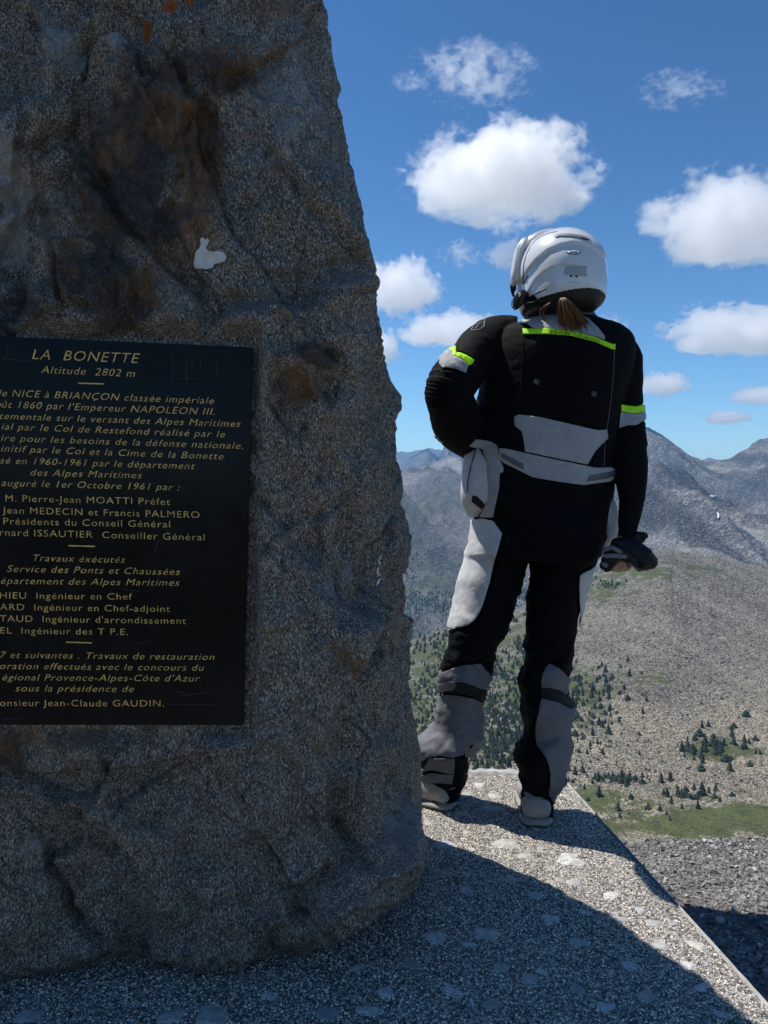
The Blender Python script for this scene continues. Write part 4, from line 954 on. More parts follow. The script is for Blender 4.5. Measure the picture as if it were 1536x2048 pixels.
for (hx, hy, d0, tw) in ((893, 1600, 2.41, -1.0), (1078, 1640, 2.31, .12)):
    h0 = np.array(P(hx, hy, d0)); dirf = np.array([math.sin(tw), math.cos(tw), 0])
    feet.append(capsule([h0 + np.array([0, .02, .12]), h0 + np.array([0, .02, .02]), h0 + dirf * .08 + np.array([0, 0, -.005]), h0 + dirf * .15 + np.array([0, 0, -.012])], [.032, .030, .030, .024], 12))
body = union('person', [TO.mesh(28, .80), LA.mesh(16, .66), RA.mesh(16, .66), LL.mesh(18, .74), RL.mesh(18, .74), NK.mesh(20, .95), head_parts()] + hand_r + hand_l + feet, .0042, 3)
person = link('person', body, None, m_skin)
tag(person, 'rider seen from behind in white helmet and black and grey suit, hand on hip', 'person')

# --- jacket
def fold_noise(co, s, seed, st=(1, 1, 1)): return fbm(co[:, 0] * s * st[0], co[:, 1] * s * st[1], co[:, 2] * s * st[2], 4, seed, .5)
jk = union('jacket', [TO.mesh(64), LA.mesh(56), RA.mesh(56)], .0035, 4)
co, no = coords(jk), normals(jk); px, py = pixels(co)
d = .0045 * fold_noise(co, 7, 3, (1, 1, 2.2)) + .0025 * fold_noise(co, 17, 5, (1, 1, 1.6))
def crease(r): return np.clip(r, -.3, 1) * .55 + .75 * np.clip(r - .12, 0, 1) ** .8 - .12
def along(limb, co):
    A = limb.A; dd = ((co[:, None, :] - A[None]) ** 2).sum(2); i = dd.argmin(1); return i, np.sqrt(dd[np.arange(len(co)), i]), i
def ribs(limb, p0, p1, amp, wl):
    i, dist, _ = along(limb, co); L = np.concatenate([[0], np.cumsum(np.linalg.norm(np.diff(limb.A, axis=0), axis=1))])
    # arc length by projecting on the local tangent
    t = L[i] + ((co - limb.A[i]) * limb.T[i]).sum(1); w = (dist < limb.a[i] * 1.3) * sstep(p0, p0 + .008, t) * (1 - sstep(p1 - .008, p1, t))
    return w * amp * np.abs(np.sin(t / wl * math.pi)) ** .6
Lla = np.concatenate([[0], np.cumsum(np.linalg.norm(np.diff(LA.A, axis=0), axis=1))]); Lra = np.concatenate([[0], np.cumsum(np.linalg.norm(np.diff(RA.A, axis=0), axis=1))])
sl = lambda limb, L_, y: float(L_[int(np.argmin(np.where(np.arange(len(limb.py)) > 8, np.abs(limb.py - y), 1e9)))])
d += ribs(LA, sl(LA, Lla, 738), sl(LA, Lla, 795), .0060, .0135) + ribs(RA, sl(RA, Lra, 850), sl(RA, Lra, 900), .0040, .0135)
setco(jk, co + no * d[:, None])
jacket = link('jacket', jk, person, f_black); JB = bvh_of(jk)
# --- trousers
tr = union('trousers', [Limb(from_lr([(960, 958, 1210), (1010, 950, 1210), (1060, 945, 1206), (1110, 935, 1198)], 2.35, .85), perp=False, power=2.4).mesh(48), LL.mesh(48), RL.mesh(48)], .0045, 4)
co, no = coords(tr), normals(tr); px, py = pixels(co)
d = .0075 * fold_noise(co, 6, 13, (1, 1, 1.9)) + .0125 * crease(fbm((co[:, 0] * .55 + co[:, 2] * .83) * 20 + 1.2 * fold_noise(co, 5, 77), co[:, 1] * 7, (co[:, 2] * .55 - co[:, 0] * .83) * 5, 3, 17, .45, True)) * sstep(0, .35, fold_noise(co, 4, 99) + .25)
lower = sstep(1230, 1330, py)
d += lower * .0125 * crease(fbm((co[:, 2] * .8 - co[:, 0] * .6) * 17 + 1.2 * fold_noise(co, 6, 79), co[:, 1] * 6, (co[:, 0] * .8 + co[:, 2] * .6) * 6, 3, 23, .45, True))
d += .016 * np.exp(-(((px - 850) / 26) ** 2 + ((py - 1496) / 26) ** 2)) + .006 * np.exp(-(((px - 1035) / 14) ** 2 + ((py - 1500) / 30) ** 2))
d -= .004 * np.exp(-((py - 1385) / 9) ** 2)
setco(tr, co + no * d[:, None])
trousers = link('trousers', tr, person, f_black); TB = bvh_of(tr)

def panel(name, limb, poly, mat, parent, bvh, off=.0036, thick=.0025, step=3.6, smoothn=True):
    pts = []; n = len(poly)
    for i in range(n):
        a, c_ = poly[i], poly[(i + 1) % n]; k = max(1, int(math.dist(a, c_) / step))
        for j in range(k): pts.append((a[0] + (c_[0] - a[0]) * j / k, a[1] + (c_[1] - a[1]) * j / k))
    m = len(pts); edges = [(i, (i + 1) % m) for i in range(m)]; inner = []
    x0, x1 = min(p[0] for p in pts), max(p[0] for p in pts); y0, y1 = min(p[1] for p in pts), max(p[1] for p in pts)
    y = y0 + step * .5
    while y < y1:
        x = x0 + step * .5
        while x < x1:
            ins = False; j = m - 1
            for i in range(m):
                if (pts[i][1] > y) != (pts[j][1] > y) and x < (pts[j][0] - pts[i][0]) * (y - pts[i][1]) / (pts[j][1] - pts[i][1]) + pts[i][0]: ins = not ins
                j = i
            if ins: inner.append((x, y))
            x += step
        y += step
    V2, _, F2, *_r = delaunay_2d_cdt([Vector(p) for p in pts + inner], edges, [list(range(m))], 1, 1e-4)
    eye = Vector((0, 0, EYE)); V3 = []
    for v in V2:
        A, S, B, u, a, b_ = limb.locate(v.x, v.y)
        au = abs(u); w_ = min(1, max(0, (au - .72) / .22)); w_ = w_ * w_ * (3 - 2 * w_); q = None
        qs = limb.surf(v.x, v.y, bvh, off + .0015 * w_)
        if w_ < 1:                              # face on: take what the eye sees there
            dr_ = (P(v.x, v.y, 1.0) - eye).normalized(); h = bvh.ray_cast(eye, dr_)[0]
            if h is not None and abs(h.y - A[1]) < b_ * 2 + .02: q = h - dr_ * off
        q = qs if q is None or (q - qs).length > .05 and w_ > .5 else q.lerp(qs, w_)
        V3.append(q)
    bm = bmesh.new(); vs = [bm.verts.new(v) for v in V3]
    for f in F2:
        try: bm.faces.new([vs[i] for i in f])
        except ValueError: pass
    bmesh.ops.recalc_face_normals(bm, faces=bm.faces)
    for f in bm.faces: f.smooth = True
    me = bpy.data.meshes.new(name); bm.to_mesh(me); bm.free()
    o = link(name, me, parent, mat); md_ = o.modifiers.new('thickness', 'SOLIDIFY'); md_.thickness = thick; md_.offset = 0
    return o
def seam(name, limb, pts, w, mat, parent, bvh, off=.004, step=4):
    q = []
    for a, c_ in zip(pts[:-1], pts[1:]):
        k = max(1, int(math.dist(a, c_) / step)); q += [(a[0] + (c_[0] - a[0]) * j / k, a[1] + (c_[1] - a[1]) * j / k) for j in range(k)]
    q.append(pts[-1]); eye = Vector((0, 0, EYE)); P3 = []
    for x, y in q:
        dr_ = (P(x, y, 1.0) - eye).normalized(); h = bvh.ray_cast(eye, dr_)[0]; P3.append(np.array(h - dr_ * off) if h is not None and h.y < 2.7 else np.array(limb.surf(x, y, bvh, off)))
    V, Fc = capsule(P3, [w] * len(P3), 6); me = bpy.data.meshes.new(name); me.from_pydata(V, [], Fc)
    for p in me.polygons: p.use_smooth = True
    return link(name, me, parent, mat)
# jacket panels
yoke = panel('collar_yoke', TO, [(1043, 635), (1052, 645), (1066, 656), (1092, 657), (1141, 660), (1192, 673), (1210, 679), (1209, 672), (1196, 655), (1178, 640), (1160, 628), (1130, 622), (1095, 624), (1070, 630)], f_grey, jacket, JB)
strip = panel('neon_strip', TO, [(1045, 657.5), (1091, 657), (1141.6, 661), (1192, 674.5), (1229, 690), (1228.6, 700.5), (1192, 684), (1141.6, 671), (1091, 667.5), (1046, 668)], f_neon, jacket, JB, off=.0045, thick=.002)
SB = bvh_of(strip.data)
def on_mesh(bvh, off=.002):
    eye = Vector((0, 0, EYE))
    def f(x, y, o=0.0):
        d_ = (P(x, y, 1.0) - eye).normalized(); h = bvh.ray_cast(eye, d_)[0]
        return (h if h is not None and h.y < 4 else eye + d_ * 2.28) - d_ * (off + o)
    return f
def text_on(s, x0, y0, x1, y1, cap, f, mat, parent, italic=False, curve=0, name='lettering', spacing=1.1):
    me = text_mesh(s, italic, spacing, 0.0); n = len(me.vertices); co = coords(me); xa, xb = co[:, 0].min(), co[:, 0].max(); o_ = []
    for x, y, z in co:
        t = (x - xa) / (xb - xa); px_ = x0 + t * (x1 - x0); py_ = y0 + (y1 - y0) * t + curve * 4 * t * (1 - t); o_.append(f(px_, py_ - y / .73 * cap, 0))
    setco(me, np.array(o_)); return link(name, me, parent, mat)
text_on('TECH', 1098, 667.0, 1139, 669.8, 5.6, on_mesh(SB, .0022), m_blk, strip, spacing=1.25); text_on('TOURING', 1146, 671, 1199, 685, 5.8, on_mesh(SB, .0022), m_blk, strip, spacing=1.2)
panel('lumbar_panel', TO, [(1028, 834), (1037, 829), (1080, 834), (1140, 848), (1206, 863), (1206, 880), (1190, 903), (1175, 929), (1120, 918), (1050, 903), (1047, 880), (1043, 862), (1030, 852)], f_grey, jacket, JB)
for off_ in (0, 7): seam('stitched_seam', TO, [(1048, 878 + off_), (1075, 874 + off_), (1096, 862 + off_), (1158, 874 + off_), (1170, 894 + off_), (1184, 899 + off_)], .0011, f_mid, jacket, JB, off=.0038)
belt = panel('waist_strap', TO, [(998, 896), (1010, 897), (1060, 908), (1120, 921), (1175, 932), (1209, 940), (1210, 950), (1208, 964), (1167, 970), (1115, 963), (1064, 954), (1006, 925), (998, 917)], f_grey, jacket, JB, off=.0050)
panel('reflective_tab', TO, [(1003, 905), (1047.5, 928), (1047.5, 939.5), (1003, 915)], f_refl, belt, JB, off=.0066); panel('reflective_tab', TO, [(1179, 951), (1209, 945), (1209, 957), (1173, 963.5)], f_refl, belt, JB, off=.0066)
seam('side_seam', TO, [(1229, 700), (1226, 760), (1218, 830), (1210, 880), (1208, 940)], .0012, f_mid, jacket, JB, off=.001)
seam('side_seam', TO, [(1046, 668), (1046, 700), (1040, 780), (1030, 834)], .0009, f_strap, jacket, JB, off=.001)
for (x, y) in ((1073, 764), (1188, 788)):
    q = on_mesh(JB, .002)(x, y); bm = bmesh.new(); bmesh.ops.create_cone(bm, cap_ends=True, segments=20, radius1=.0085, radius2=.0075, depth=.003, matrix=Matrix.Translation(q) @ Matrix.Rotation(math.radians(90), 4, 'X')); me = bpy.data.meshes.new('snap_button'); bm.to_mesh(me); bm.free(); link('snap_button', me, jacket, simple('snap_black', (.03, .03, .032), .35, .6))
panel('neon_cuff', LA, [(885, 716), (893, 706), (908, 704), (921.6, 706), (936, 712), (949.7, 720.5), (945, 727), (938.5, 731), (921.6, 716), (900, 711)], f_neon, jacket, JB, off=.003)
panel('sleeve_patch', LA, [(876, 724), (884, 717), (901, 710), (918, 715), (937, 731), (931.7, 745.5), (911, 737), (890, 734), (876, 738)], f_grey, jacket, JB)
panel('neon_cuff', RA, [(1243, 809), (1262, 812), (1290, 814), (1290, 828), (1262, 826), (1243, 823)], f_neon, jacket, JB, off=.003)
panel('sleeve_patch', RA, [(1242, 824), (1262, 827), (1290, 829), (1284, 846), (1270, 850), (1256, 850), (1238, 856)], f_grey, jacket, JB)
for xy in ([(942, 660), (948, 648), (962, 639), (969, 640), (968, 652), (958, 659), (942, 660)], [(950, 657), (958, 646), (966, 644)]): seam('shoulder_emblem', LA, xy, .0009, m_print, jacket, JB, off=.002)
# hip pocket and side panels hang over the trousers: their own small volumes
PK = Limb([(962, 876, 26, 2.31, .8), (968, 900, 36, 2.295, .9), (966, 940, 42, 2.285, 1.0), (962, 985, 40, 2.285, 1.05), (961, 1015, 33, 2.295, 1.0), (960, 1034, 22, 2.32, .9)], perp=False)
co_ = union('hip_pocket', [PK.mesh(36)], .004, 4); cc, nn = coords(co_), normals(co_); cc += nn * (.004 * fold_noise(cc, 11, 31, (1.5, 1, .8)) + .003 * fold_noise(cc, 26, 35))[:, None]; setco(co_, cc)
pocket = link('hip_pocket', co_, jacket, f_grey_sunlit); PB = bvh_of(co_)
panel('pocket_mouth', PK, [(945, 991), (954, 993), (962, 1000), (972, 1013), (979, 1030), (962, 1018), (943.5, 1003)], f_strap, pocket, PB)
seam('zip', PK, [(952, 884), (950, 905), (942, 930), (936, 960), (934, 985)], .0016, f_strap, pocket, PB)
seam('pocket_seam', PK, [(985, 900), (990, 940), (984, 980), (974, 1020)], .0009, f_mid, pocket, PB)
panel('pocket_top', PK, [(938, 874), (956, 873), (958, 893), (950, 897), (938, 893)], f_strap, pocket, PB, off=.004)
panel('hip_panel', TO, [(967, 875), (985, 885), (994, 891), (998, 917), (1007, 935), (1006, 944), (999, 947), (998, 976), (989, 1017), (986, 1035), (970, 1034), (975, 980), (978, 930), (972, 900)], f_grey, jacket, JB, off=.006)
SP = Limb([(1213, 938, 7, 2.27, 2.5), (1214, 965, 10, 2.27, 2.5), (1214, 993, 12, 2.27, 2.4), (1220, 1020, 15, 2.27, 2.2), (1222, 1050, 16, 2.275, 2.0), (1220, 1072, 14, 2.28, 2.0), (1210, 1092, 9, 2.285, 1.8), (1203, 1108, 5, 2.29, 1.5)], perp=False)
co_ = union('side_panel', [SP.mesh(30)], .0038, 3); cc, nn = coords(co_), normals(co_); cc += nn * (.003 * fold_noise(cc, 14, 41, (1.5, 1, .6)))[:, None]; setco(co_, cc); link('side_panel', co_, jacket, f_grey_sunlit)
# the long black back flap of the jacket
FL = Limb([(1100, 940, 104, 2.325, .92), (1098, 1000, 106, 2.325, .98), (1097, 1035, 108, 2.325, 1.02), (1105, 1062, 99, 2.325, 1.08), (1117, 1085, 86, 2.325, 1.15), (1128, 1102, 72, 2.33, 1.3), (1146, 1116, 50, 2.335, 1.6)], perp=False, power=2.6)
co_ = union('back_flap', [FL.mesh(48)], .0045, 3); cc, nn = coords(co_), normals(co_); cc += nn * (.003 * fold_noise(cc, 6, 51))[:, None]; setco(co_, cc); link('back_flap', co_, jacket, fabric('navy_black_fabric', (.006, .0068, .011), .85, spec=.08, fold=.3))
# trouser panels
panel('thigh_panel', LL, [(943.5, 1037), (965, 1037), (986, 1042), (1004, 1067), (996, 1098), (987.5, 1125), (979, 1165), (965.5, 1209), (958, 1226), (949, 1240), (937, 1249), (921.5, 1254), (905, 1256), (880, 1255), (868, 1240), (890, 1190), (900, 1140), (915, 1090), (925, 1045)], f_grey_sunlit, trousers, TB)
seam('pocket_edge', LL, [(934, 1122), (955, 1123), (976, 1124)], .0011, f_mid, trousers, TB)
seam('panel_seam', LL, [(984, 1045), (975, 1095), (978, 1120)], .0007, f_mid, trousers, TB)
for y0_ in (1062, 1112):
    seam('zip_pull', LL, [(938 - (y0_ - 1060) * .2, y0_), (935 - (y0_ - 1060) * .2, y0_ + 6), (937 - (y0_ - 1060) * .2, y0_ + 11)], .0015, f_strap, trousers, TB, off=.003)
panel('thigh_panel', RL, [(1199, 1112), (1192, 1124), (1175, 1138), (1160, 1152), (1159, 1170), (1158.5, 1189), (1155, 1225), (1153, 1252), (1165, 1250), (1185, 1200), (1204, 1150), (1210, 1115)], f_grey_sunlit, trousers, TB)
for (limb, up_, dn, st_, sh) in ((LL, [(870, 1350), (884, 1345), (905, 1337), (924, 1331), (962, 1327), (967, 1334), (970, 1342), (969, 1367), (962, 1379), (940, 1374), (918, 1366), (868, 1364)],
        [(868, 1392), (877, 1388), (913, 1391), (961, 1400), (959.5, 1421), (961, 1446), (957, 1468), (951, 1484), (937.6, 1503), (920, 1511), (905, 1515), (880, 1512), (850, 1515), (828, 1514), (822, 1490), (845, 1450)],
        [(868, 1362), (879, 1361), (918, 1363), (940, 1371), (967, 1378), (967, 1397), (940, 1392), (913, 1385), (880, 1382), (868, 1380)], 0),
        (RL, [(1099, 1327), (1115, 1334), (1128, 1345), (1145, 1360), (1145, 1386), (1120, 1381), (1082.5, 1377), (1083, 1362), (1085, 1348), (1091, 1336)],
        [(1082.5, 1397), (1100, 1400), (1138.6, 1408), (1147, 1410), (1148, 1520), (1136, 1555), (1123.5, 1588), (1122.7, 1604.6), (1096, 1603), (1099, 1580), (1101.6, 1558), (1099, 1535), (1093, 1517), (1084, 1503), (1074, 1490), (1071, 1470), (1071.5, 1449), (1077, 1425)],
        [(1081, 1375), (1110, 1379), (1138.6, 1386), (1148, 1390), (1148, 1411), (1138, 1409), (1110, 1400), (1081, 1395)], 0)):
    panel('knee_patch', limb, up_, f_shin, trousers, TB); panel('shin_panel', limb, dn, f_shin, trousers, TB); s_ = panel('knee_strap', limb, st_, f_strap, trousers, TB, off=.0075, thick=.004)
panel('strap_tab', LL, [(870, 1363), (879, 1362), (908, 1364), (913, 1370), (905, 1381), (878, 1380), (870, 1378)], f_refl, trousers, TB, off=.0115)
panel('cuff_tab', LL, [(858, 1517), (909, 1517), (909, 1532), (908, 1547), (896.6, 1547), (870, 1541), (849, 1538)], f_mid, trousers, TB, off=.007); panel('cuff_tab', LL, [(835, 1546), (860, 1546), (896.6, 1549), (908, 1549), (904, 1568), (895, 1568), (866, 1565), (836, 1564)], f_mid, trousers, TB, off=.005)
panel('cuff_tab', RL, [(1098, 1578), (1110, 1583), (1126, 1586), (1124, 1605), (1096, 1603)], f_mid, trousers, TB, off=.006); panel('cuff_tab', RL, [(1101, 1550), (1128, 1556), (1130, 1562), (1122, 1588), (1100, 1580)], f_shin, trousers, TB, off=.008)
for (limb, cx_, cy_) in ((LL, 903, 1579), (RL, 1070, 1614)):
    # the small star shaped maker's mark near each hem
    seam('hem_emblem', limb, [(cx_ - 6, cy_ + 3), (cx_ - 1, cy_ - 2), (cx_ + 7, cy_ - 4), (cx_ + 1, cy_ + 1), (cx_ + 3, cy_ + 4), (cx_ - 2, cy_ + 2), (cx_ - 7, cy_ + 4)], .0006, m_print, trousers, TB, off=.002)

def tuck_under(base, names):
    """the cloth sits a little deeper where a panel is sewn on top of it"""
    V, Fc = [], []
    for o in base.children:
        if o.type == 'MESH' and o.name.split('.')[0] in names:
            k = len(V); V += [v.co.copy() for v in o.data.vertices]; Fc += [tuple(i + k for i in p.vertices) for p in o.data.polygons]
    bv = BVHTree.FromPolygons(V, Fc); me = base.data; nn = [v.normal.copy() for v in me.vertices]
    for v in me.vertices:
        h = bv.find_nearest(v.co, .011)
        if h[0] is not None: v.co -= nn[v.index] * (.0050 * min(1, (.011 - h[3]) / .005))
    me.update()
tuck_under(trousers, ('thigh_panel', 'knee_patch', 'shin_panel', 'cuff_tab')); tuck_under(jacket, ('sleeve_patch', 'neon_cuff', 'lumbar_panel', 'collar_yoke'))
# --- shoes
m_shoe = simple('pale_shoe_leather', (.30, .275, .25), .6, .4, bump=(120, .3, .001), var=.15, varscale=50); m_sole = simple('dark_sole', (.06, .06, .06), .7, .3); m_cuffb = f_black
def shoe(hx, hy, D, tw):
    """heel bottom seen at pixel; toe points away"""
    g = P(hx, hy, D); g.z = 0; fw = Vector((math.sin(tw), math.cos(tw), 0)); sd = Vector((math.cos(tw), -math.sin(tw), 0))
    prof = [(-.005, .020, .030, .050), (.012, .041, .012, .072), (.04, .043, .010, .088), (.08, .039, .010, .095), (.13, .042, .010, .082), (.18, .047, .010, .066), (.225, .045, .010, .054), (.26, .036, .012, .043), (.278, .018, .018, .030)]
    def loft(z0f, z1f, grow, name, mat, parent):
        V, Fc = [], []; n = 20; st = catmull(prof, np.linspace(0, len(prof) - 1, 41))
        for (t, w, z0, z1) in st:
            a0, a1 = z0f(z0, z1, t), z1f(z0, z1, t)
            for j in range(n):
                th = 6.28318 * j / n; cx_, cz = math.cos(th), math.sin(th); xx = math.copysign(abs(cx_) ** .7, cx_) * (w + grow) * (1 - .25 * max(0, cz)); zz = (a0 + a1) / 2 + math.copysign(abs(cz) ** .75, cz) * (a1 - a0) / 2
                V.append(g + fw * (t - (grow if t < .05 else -grow) * 1.0 if abs(t - .13) > .1 else t) + sd * xx + Vector((0, 0, zz)))
        m = len(st)
        for i in range(m - 1):
            for j in range(n): a, b_ = i * n + j, i * n + (j + 1) % n; Fc.append((a, b_, b_ + n, a + n))
        Fc.append(tuple(range(n))[::-1]); Fc.append(tuple(range((m - 1) * n, m * n)))
        me = bpy.data.meshes.new(name); me.from_pydata([tuple(v) for v in V], [], Fc)
        bm = bmesh.new(); bm.from_mesh(me); bmesh.ops.recalc_face_normals(bm, faces=bm.faces); bm.to_mesh(me); bm.free()
        for p in me.polygons: p.use_smooth = True
        return link(name, me, parent, mat)
    up = loft(lambda a, b_, t: a * .6 + .010, lambda a, b_, t: b_, 0, 'shoe', m_shoe, person)
    loft(lambda a, b_, t: .0008, lambda a, b_, t: .020 + .006 * math.sin(t * 40), .0045, 'sole', m_shoe, up)
    loft(lambda a, b_, t: .0004, lambda a, b_, t: .0075, .005, 'outsole', m_sole, up)
    return up
shoe(903, 1620, 2.395, -1.05); shoe(1074, 1657, 2.262, .10)
for k_, (limb, bx, by, dd_) in enumerate(((LL, 888, 1592, 2.43), (RL, 1074, 1630, 2.325))):
    q = Limb([(bx, by - 45, 31, dd_), (bx, by - 10, 33, dd_ - .005), (bx, by + 3, 30, dd_ - .01)], perp=False); V, Fc = q.mesh(28); me = bpy.data.meshes.new('ankle_cuff'); me.from_pydata(V, [], Fc)
    for p in me.polygons: p.use_smooth = True
    link('ankle_cuff', me, person, f_blackm)
# ---------------------------------------------------------------- helmet, hair, gloves
m_hel, nt, out = new_mat('white_helmet_shell'); b = NB(nt)
b.bsdf(out, (.72, .73, .74), .22, None, .5, Coat_Weight=.8, Coat_Roughness=.04)
m_visor = simple('white_visor_peak', (.70, .71, .72), .25, .5); m_rub = simple('black_rubber_trim', (.012, .012, .013), .5, .4); m_gloss = simple('black_gloss_plastic', (.012, .012, .014), .22, .6); m_lin = simple('helmet_lining', (.010, .010, .011), .95, .1)
HM = HC_ + Vector((-.002, 0, -.004))
# helmet measured in the picture: centre and radii as seen
def hp(a, b_, c_): return HM + rgt * a + fwd * b_ + upv * c_
def helmet_radii(n):
    """unit direction in helmet frame (right, forward, up) -> point"""
    x, y, z = n
    rx = .125; ry = .142 if y < 0 else .150; rz = .131
    return x * rx, y * ry, z * rz
def view_uv(p):
    return CX + p.x / p.y * F, HY - (p.z - EYE) / p.y * F
def dpoly(x, y, pts):
    best = 1e9; side = 1
    for a, c_ in zip(pts[:-1], pts[1:]):
        ex, ey = c_[0] - a[0], c_[1] - a[1]; t = max(0, min(1, ((x - a[0]) * ex + (y - a[1]) * ey) / (ex * ex + ey * ey))); qx, qy = x - a[0] - t * ex, y - a[1] - t * ey; d_ = math.hypot(qx, qy)
        if d_ < best: best = d_; side = 1 if ex * qy - ey * qx > 0 else -1
    return best * side
RID1 = [(1010, 590), (1040, 562), (1054, 540), (1072, 518), (1095, 499), (1120, 488), (1145, 483), (1170, 486), (1190, 495), (1215, 515)]
RID2 = [(1040, 610), (1056, 580), (1068, 560), (1083, 545), (1100, 535), (1120, 529), (1140, 527), (1165, 529)]
def shell(scale, zcut, name, mat, parent, detail=True, res=150, cutfn=None):
    V, Fc = [], []; nu, nv = res * 2, res
    idx = {}
    for j in range(nv + 1):
        ph = math.pi * j / nv
        for i in range(nu):
            th = 2 * math.pi * i / nu; zc_ = math.cos(ph); rr_ = math.sin(ph) if zc_ >= 0 else (1 - abs(zc_) ** 4.5) ** (1 / 4.5) * (1 - .10 * zc_ ** 2); n = (rr_ * math.cos(th), rr_ * math.sin(th), zc_); a, b_, c_ = helmet_radii(n)
            p = hp(a * scale, b_ * scale, c_ * scale)
            # narrower towards the neck, longer chin to the front
            tuck = 0; s_ = 1
            p = hp(a * scale * s_, b_ * scale * (s_ if b_ < 0 else 1 - .03 * tuck), c_ * scale)
            if detail and b_ < .06:
                px_, py_ = view_uv(p); d_ = 0
                nvw = (Vector((p - HM)).normalized().dot((Vector((0, 0, EYE)) - HM).normalized()))
                if nvw > -.35:
                    s1 = dpoly(px_, py_, RID1); d_ += -.0075 * (0.5 + 0.5 * math.tanh(s1 / 1.2)) * math.exp(-max(0, s1) / 60)
                    s2 = dpoly(px_, py_, RID2) if px_ < 1185 else 30; d_ += -.0055 * (0.5 + 0.5 * math.tanh(s2 / 1.2)) * math.exp(-max(0, s2) / 50) * (1 if px_ < 1150 else max(0, 1 - (px_ - 1150) / 30))
                    # side spoiler blister low at the rear, shallow
                    d_ += .0015 * math.exp(-((py_ - 592) / 5) ** 2)
                p = p + (p - HM).normalized() * d_
            V.append(p)
    keep = lambda v: cutfn(v)
    for j in range(nv):
        for i in range(nu):
            q = (j * nu + i, j * nu + (i + 1) % nu, (j + 1) * nu + (i + 1) % nu, (j + 1) * nu + i)
            if all(keep(V[k]) for k in q): Fc.append(q[::-1])
    used = sorted({i for f in Fc for i in f}); mp = {k: n_ for n_, k in enumerate(used)}
    me = bpy.data.meshes.new(name); me.from_pydata([tuple(V[k]) for k in used], [], [tuple(mp[k] for k in f) for f in Fc])
    bm = bmesh.new(); bm.from_mesh(me); bmesh.ops.remove_doubles(bm, verts=bm.verts, dist=1e-6)
    # pull the cut rim to a clean line
    bm.to_mesh(me); bm.free()
    for p in me.polygons: p.use_smooth = True
    o = link(name, me, parent, mat); md_ = o.modifiers.new('thickness', 'SOLIDIFY'); md_.thickness = .006; md_.offset = -1
    return o
def loc(v): q = Vector(v) - HM; return q.dot(rgt), q.dot(fwd), q.dot(upv)
def cut_white(v):
    a, b_, c_ = loc(v)
    eyeport = b_ > .075 and -.035 < c_ < .055 and abs(a) < .12
    low = -.090 + .014 * max(0, -b_ / .15) ** 2 - .02 * max(0, b_ / .15) - (.012 if a > 0 else 0) * (abs(a) / .13) ** 2
    return c_ > low and not eyeport
helmet = shell(1.0, 0, 'helmet', m_hel, person, True, 210, cut_white)
def cut_black(v):
    a, b_, c_ = loc(v)
    low = -.123
    eyeport = b_ > .07 and -.04 < c_ < .06 and abs(a) < .12
    return c_ > low and c_ < -.070 and not eyeport
shell(.955, 0, 'neck_roll', m_rub, helmet, False, 80, cut_black)
# dark lining that closes the inside
bm = bmesh.new(); bmesh.ops.create_uvsphere(bm, u_segments=40, v_segments=24, radius=1)
for v in bm.verts: x, y, z = v.co; v.co = hp(x * .111, y * .126, max(z, -.80) * .122)
me = bpy.data.meshes.new('lining'); bm.to_mesh(me); bm.free(); [setattr(p, 'use_smooth', True) for p in me.polygons]; link('lining', me, helmet, m_lin)
# clear shield and the white sun peak turned to the left
def arc_band(name, r0, ztop, zbot, a0, a1, mat, thick, bulge=1.0, parent=None, taper=0):
    V, Fc = [], []; nu, nv = 48, 10
    for i in range(nu + 1):
        t = i / nu; an = math.radians(a0 + (a1 - a0) * t); k = math.sin(math.pi * t)
        for j in range(nv + 1):
            s_ = j / nv; zt = zbot + (ztop - zbot) * (1 - s_); edge = 1 - taper * (1 - k ** .5)
            z = (zbot + ztop) / 2 + ((zbot - ztop) * (s_ - .5)) * -1 * -1 * edge
            q = math.sqrt(max(.02, 1 - (z / .15) ** 2))
            V.append(tuple(hp(math.sin(an) * .133 * r0 * q, math.cos(an) * .158 * r0 * q * bulge, z)))
    for i in range(nu):
        for j in range(nv): a = i * (nv + 1) + j; Fc.append((a, a + 1, a + nv + 2, a + nv + 1))
    me = bpy.data.meshes.new(name); me.from_pydata(V, [], Fc); [setattr(p, 'use_smooth', True) for p in me.polygons]
    o = link(name, me, parent, mat); m_ = o.modifiers.new('t', 'SOLIDIFY'); m_.thickness = thick; m_.offset = 1; return o
m_sh = simple('tinted_shield', (.03, .035, .04), .06, .5)
arc_band('face_shield', 1.03, .060, -.042, -36, 50, m_sh, .003, 1.0, helmet, .25)
# the white side plate and raised peak that shows past the left side
def plate(name, poly, D, depth, mat, parent, bev=.004):
    """thick plate whose outline is seen at the pixels, standing at distance D, running away from the viewer"""
    bm = bmesh.new(); n = len(poly); fr = [bm.verts.new(P(x, y, D)) for x, y in poly]; bk = [bm.verts.new(P(x, y, D) + Vector((-.004, depth, 0))) for x, y in poly]
    bm.faces.new(fr); bm.faces.new(bk[::-1])
    for i in range(n): bm.faces.new((fr[i], bk[i], bk[(i + 1) % n], fr[(i + 1) % n]))
    bmesh.ops.recalc_face_normals(bm, faces=bm.faces); bmesh.ops.bevel(bm, geom=list(bm.edges), offset=bev, segments=3, affect='EDGES', clamp_overlap=True)
    me = bpy.data.meshes.new(name); bm.to_mesh(me); bm.free(); [setattr(p, 'use_smooth', True) for p in me.polygons]; return link(name, me, parent, mat)
plate('visor_peak', [(1044, 476), (1058, 472), (1052, 492), (1047, 515), (1046, 545), (1041, 560), (1032, 565), (1026, 558), (1030, 530), (1035, 498)], 2.225, .05, m_visor, helmet, .003)
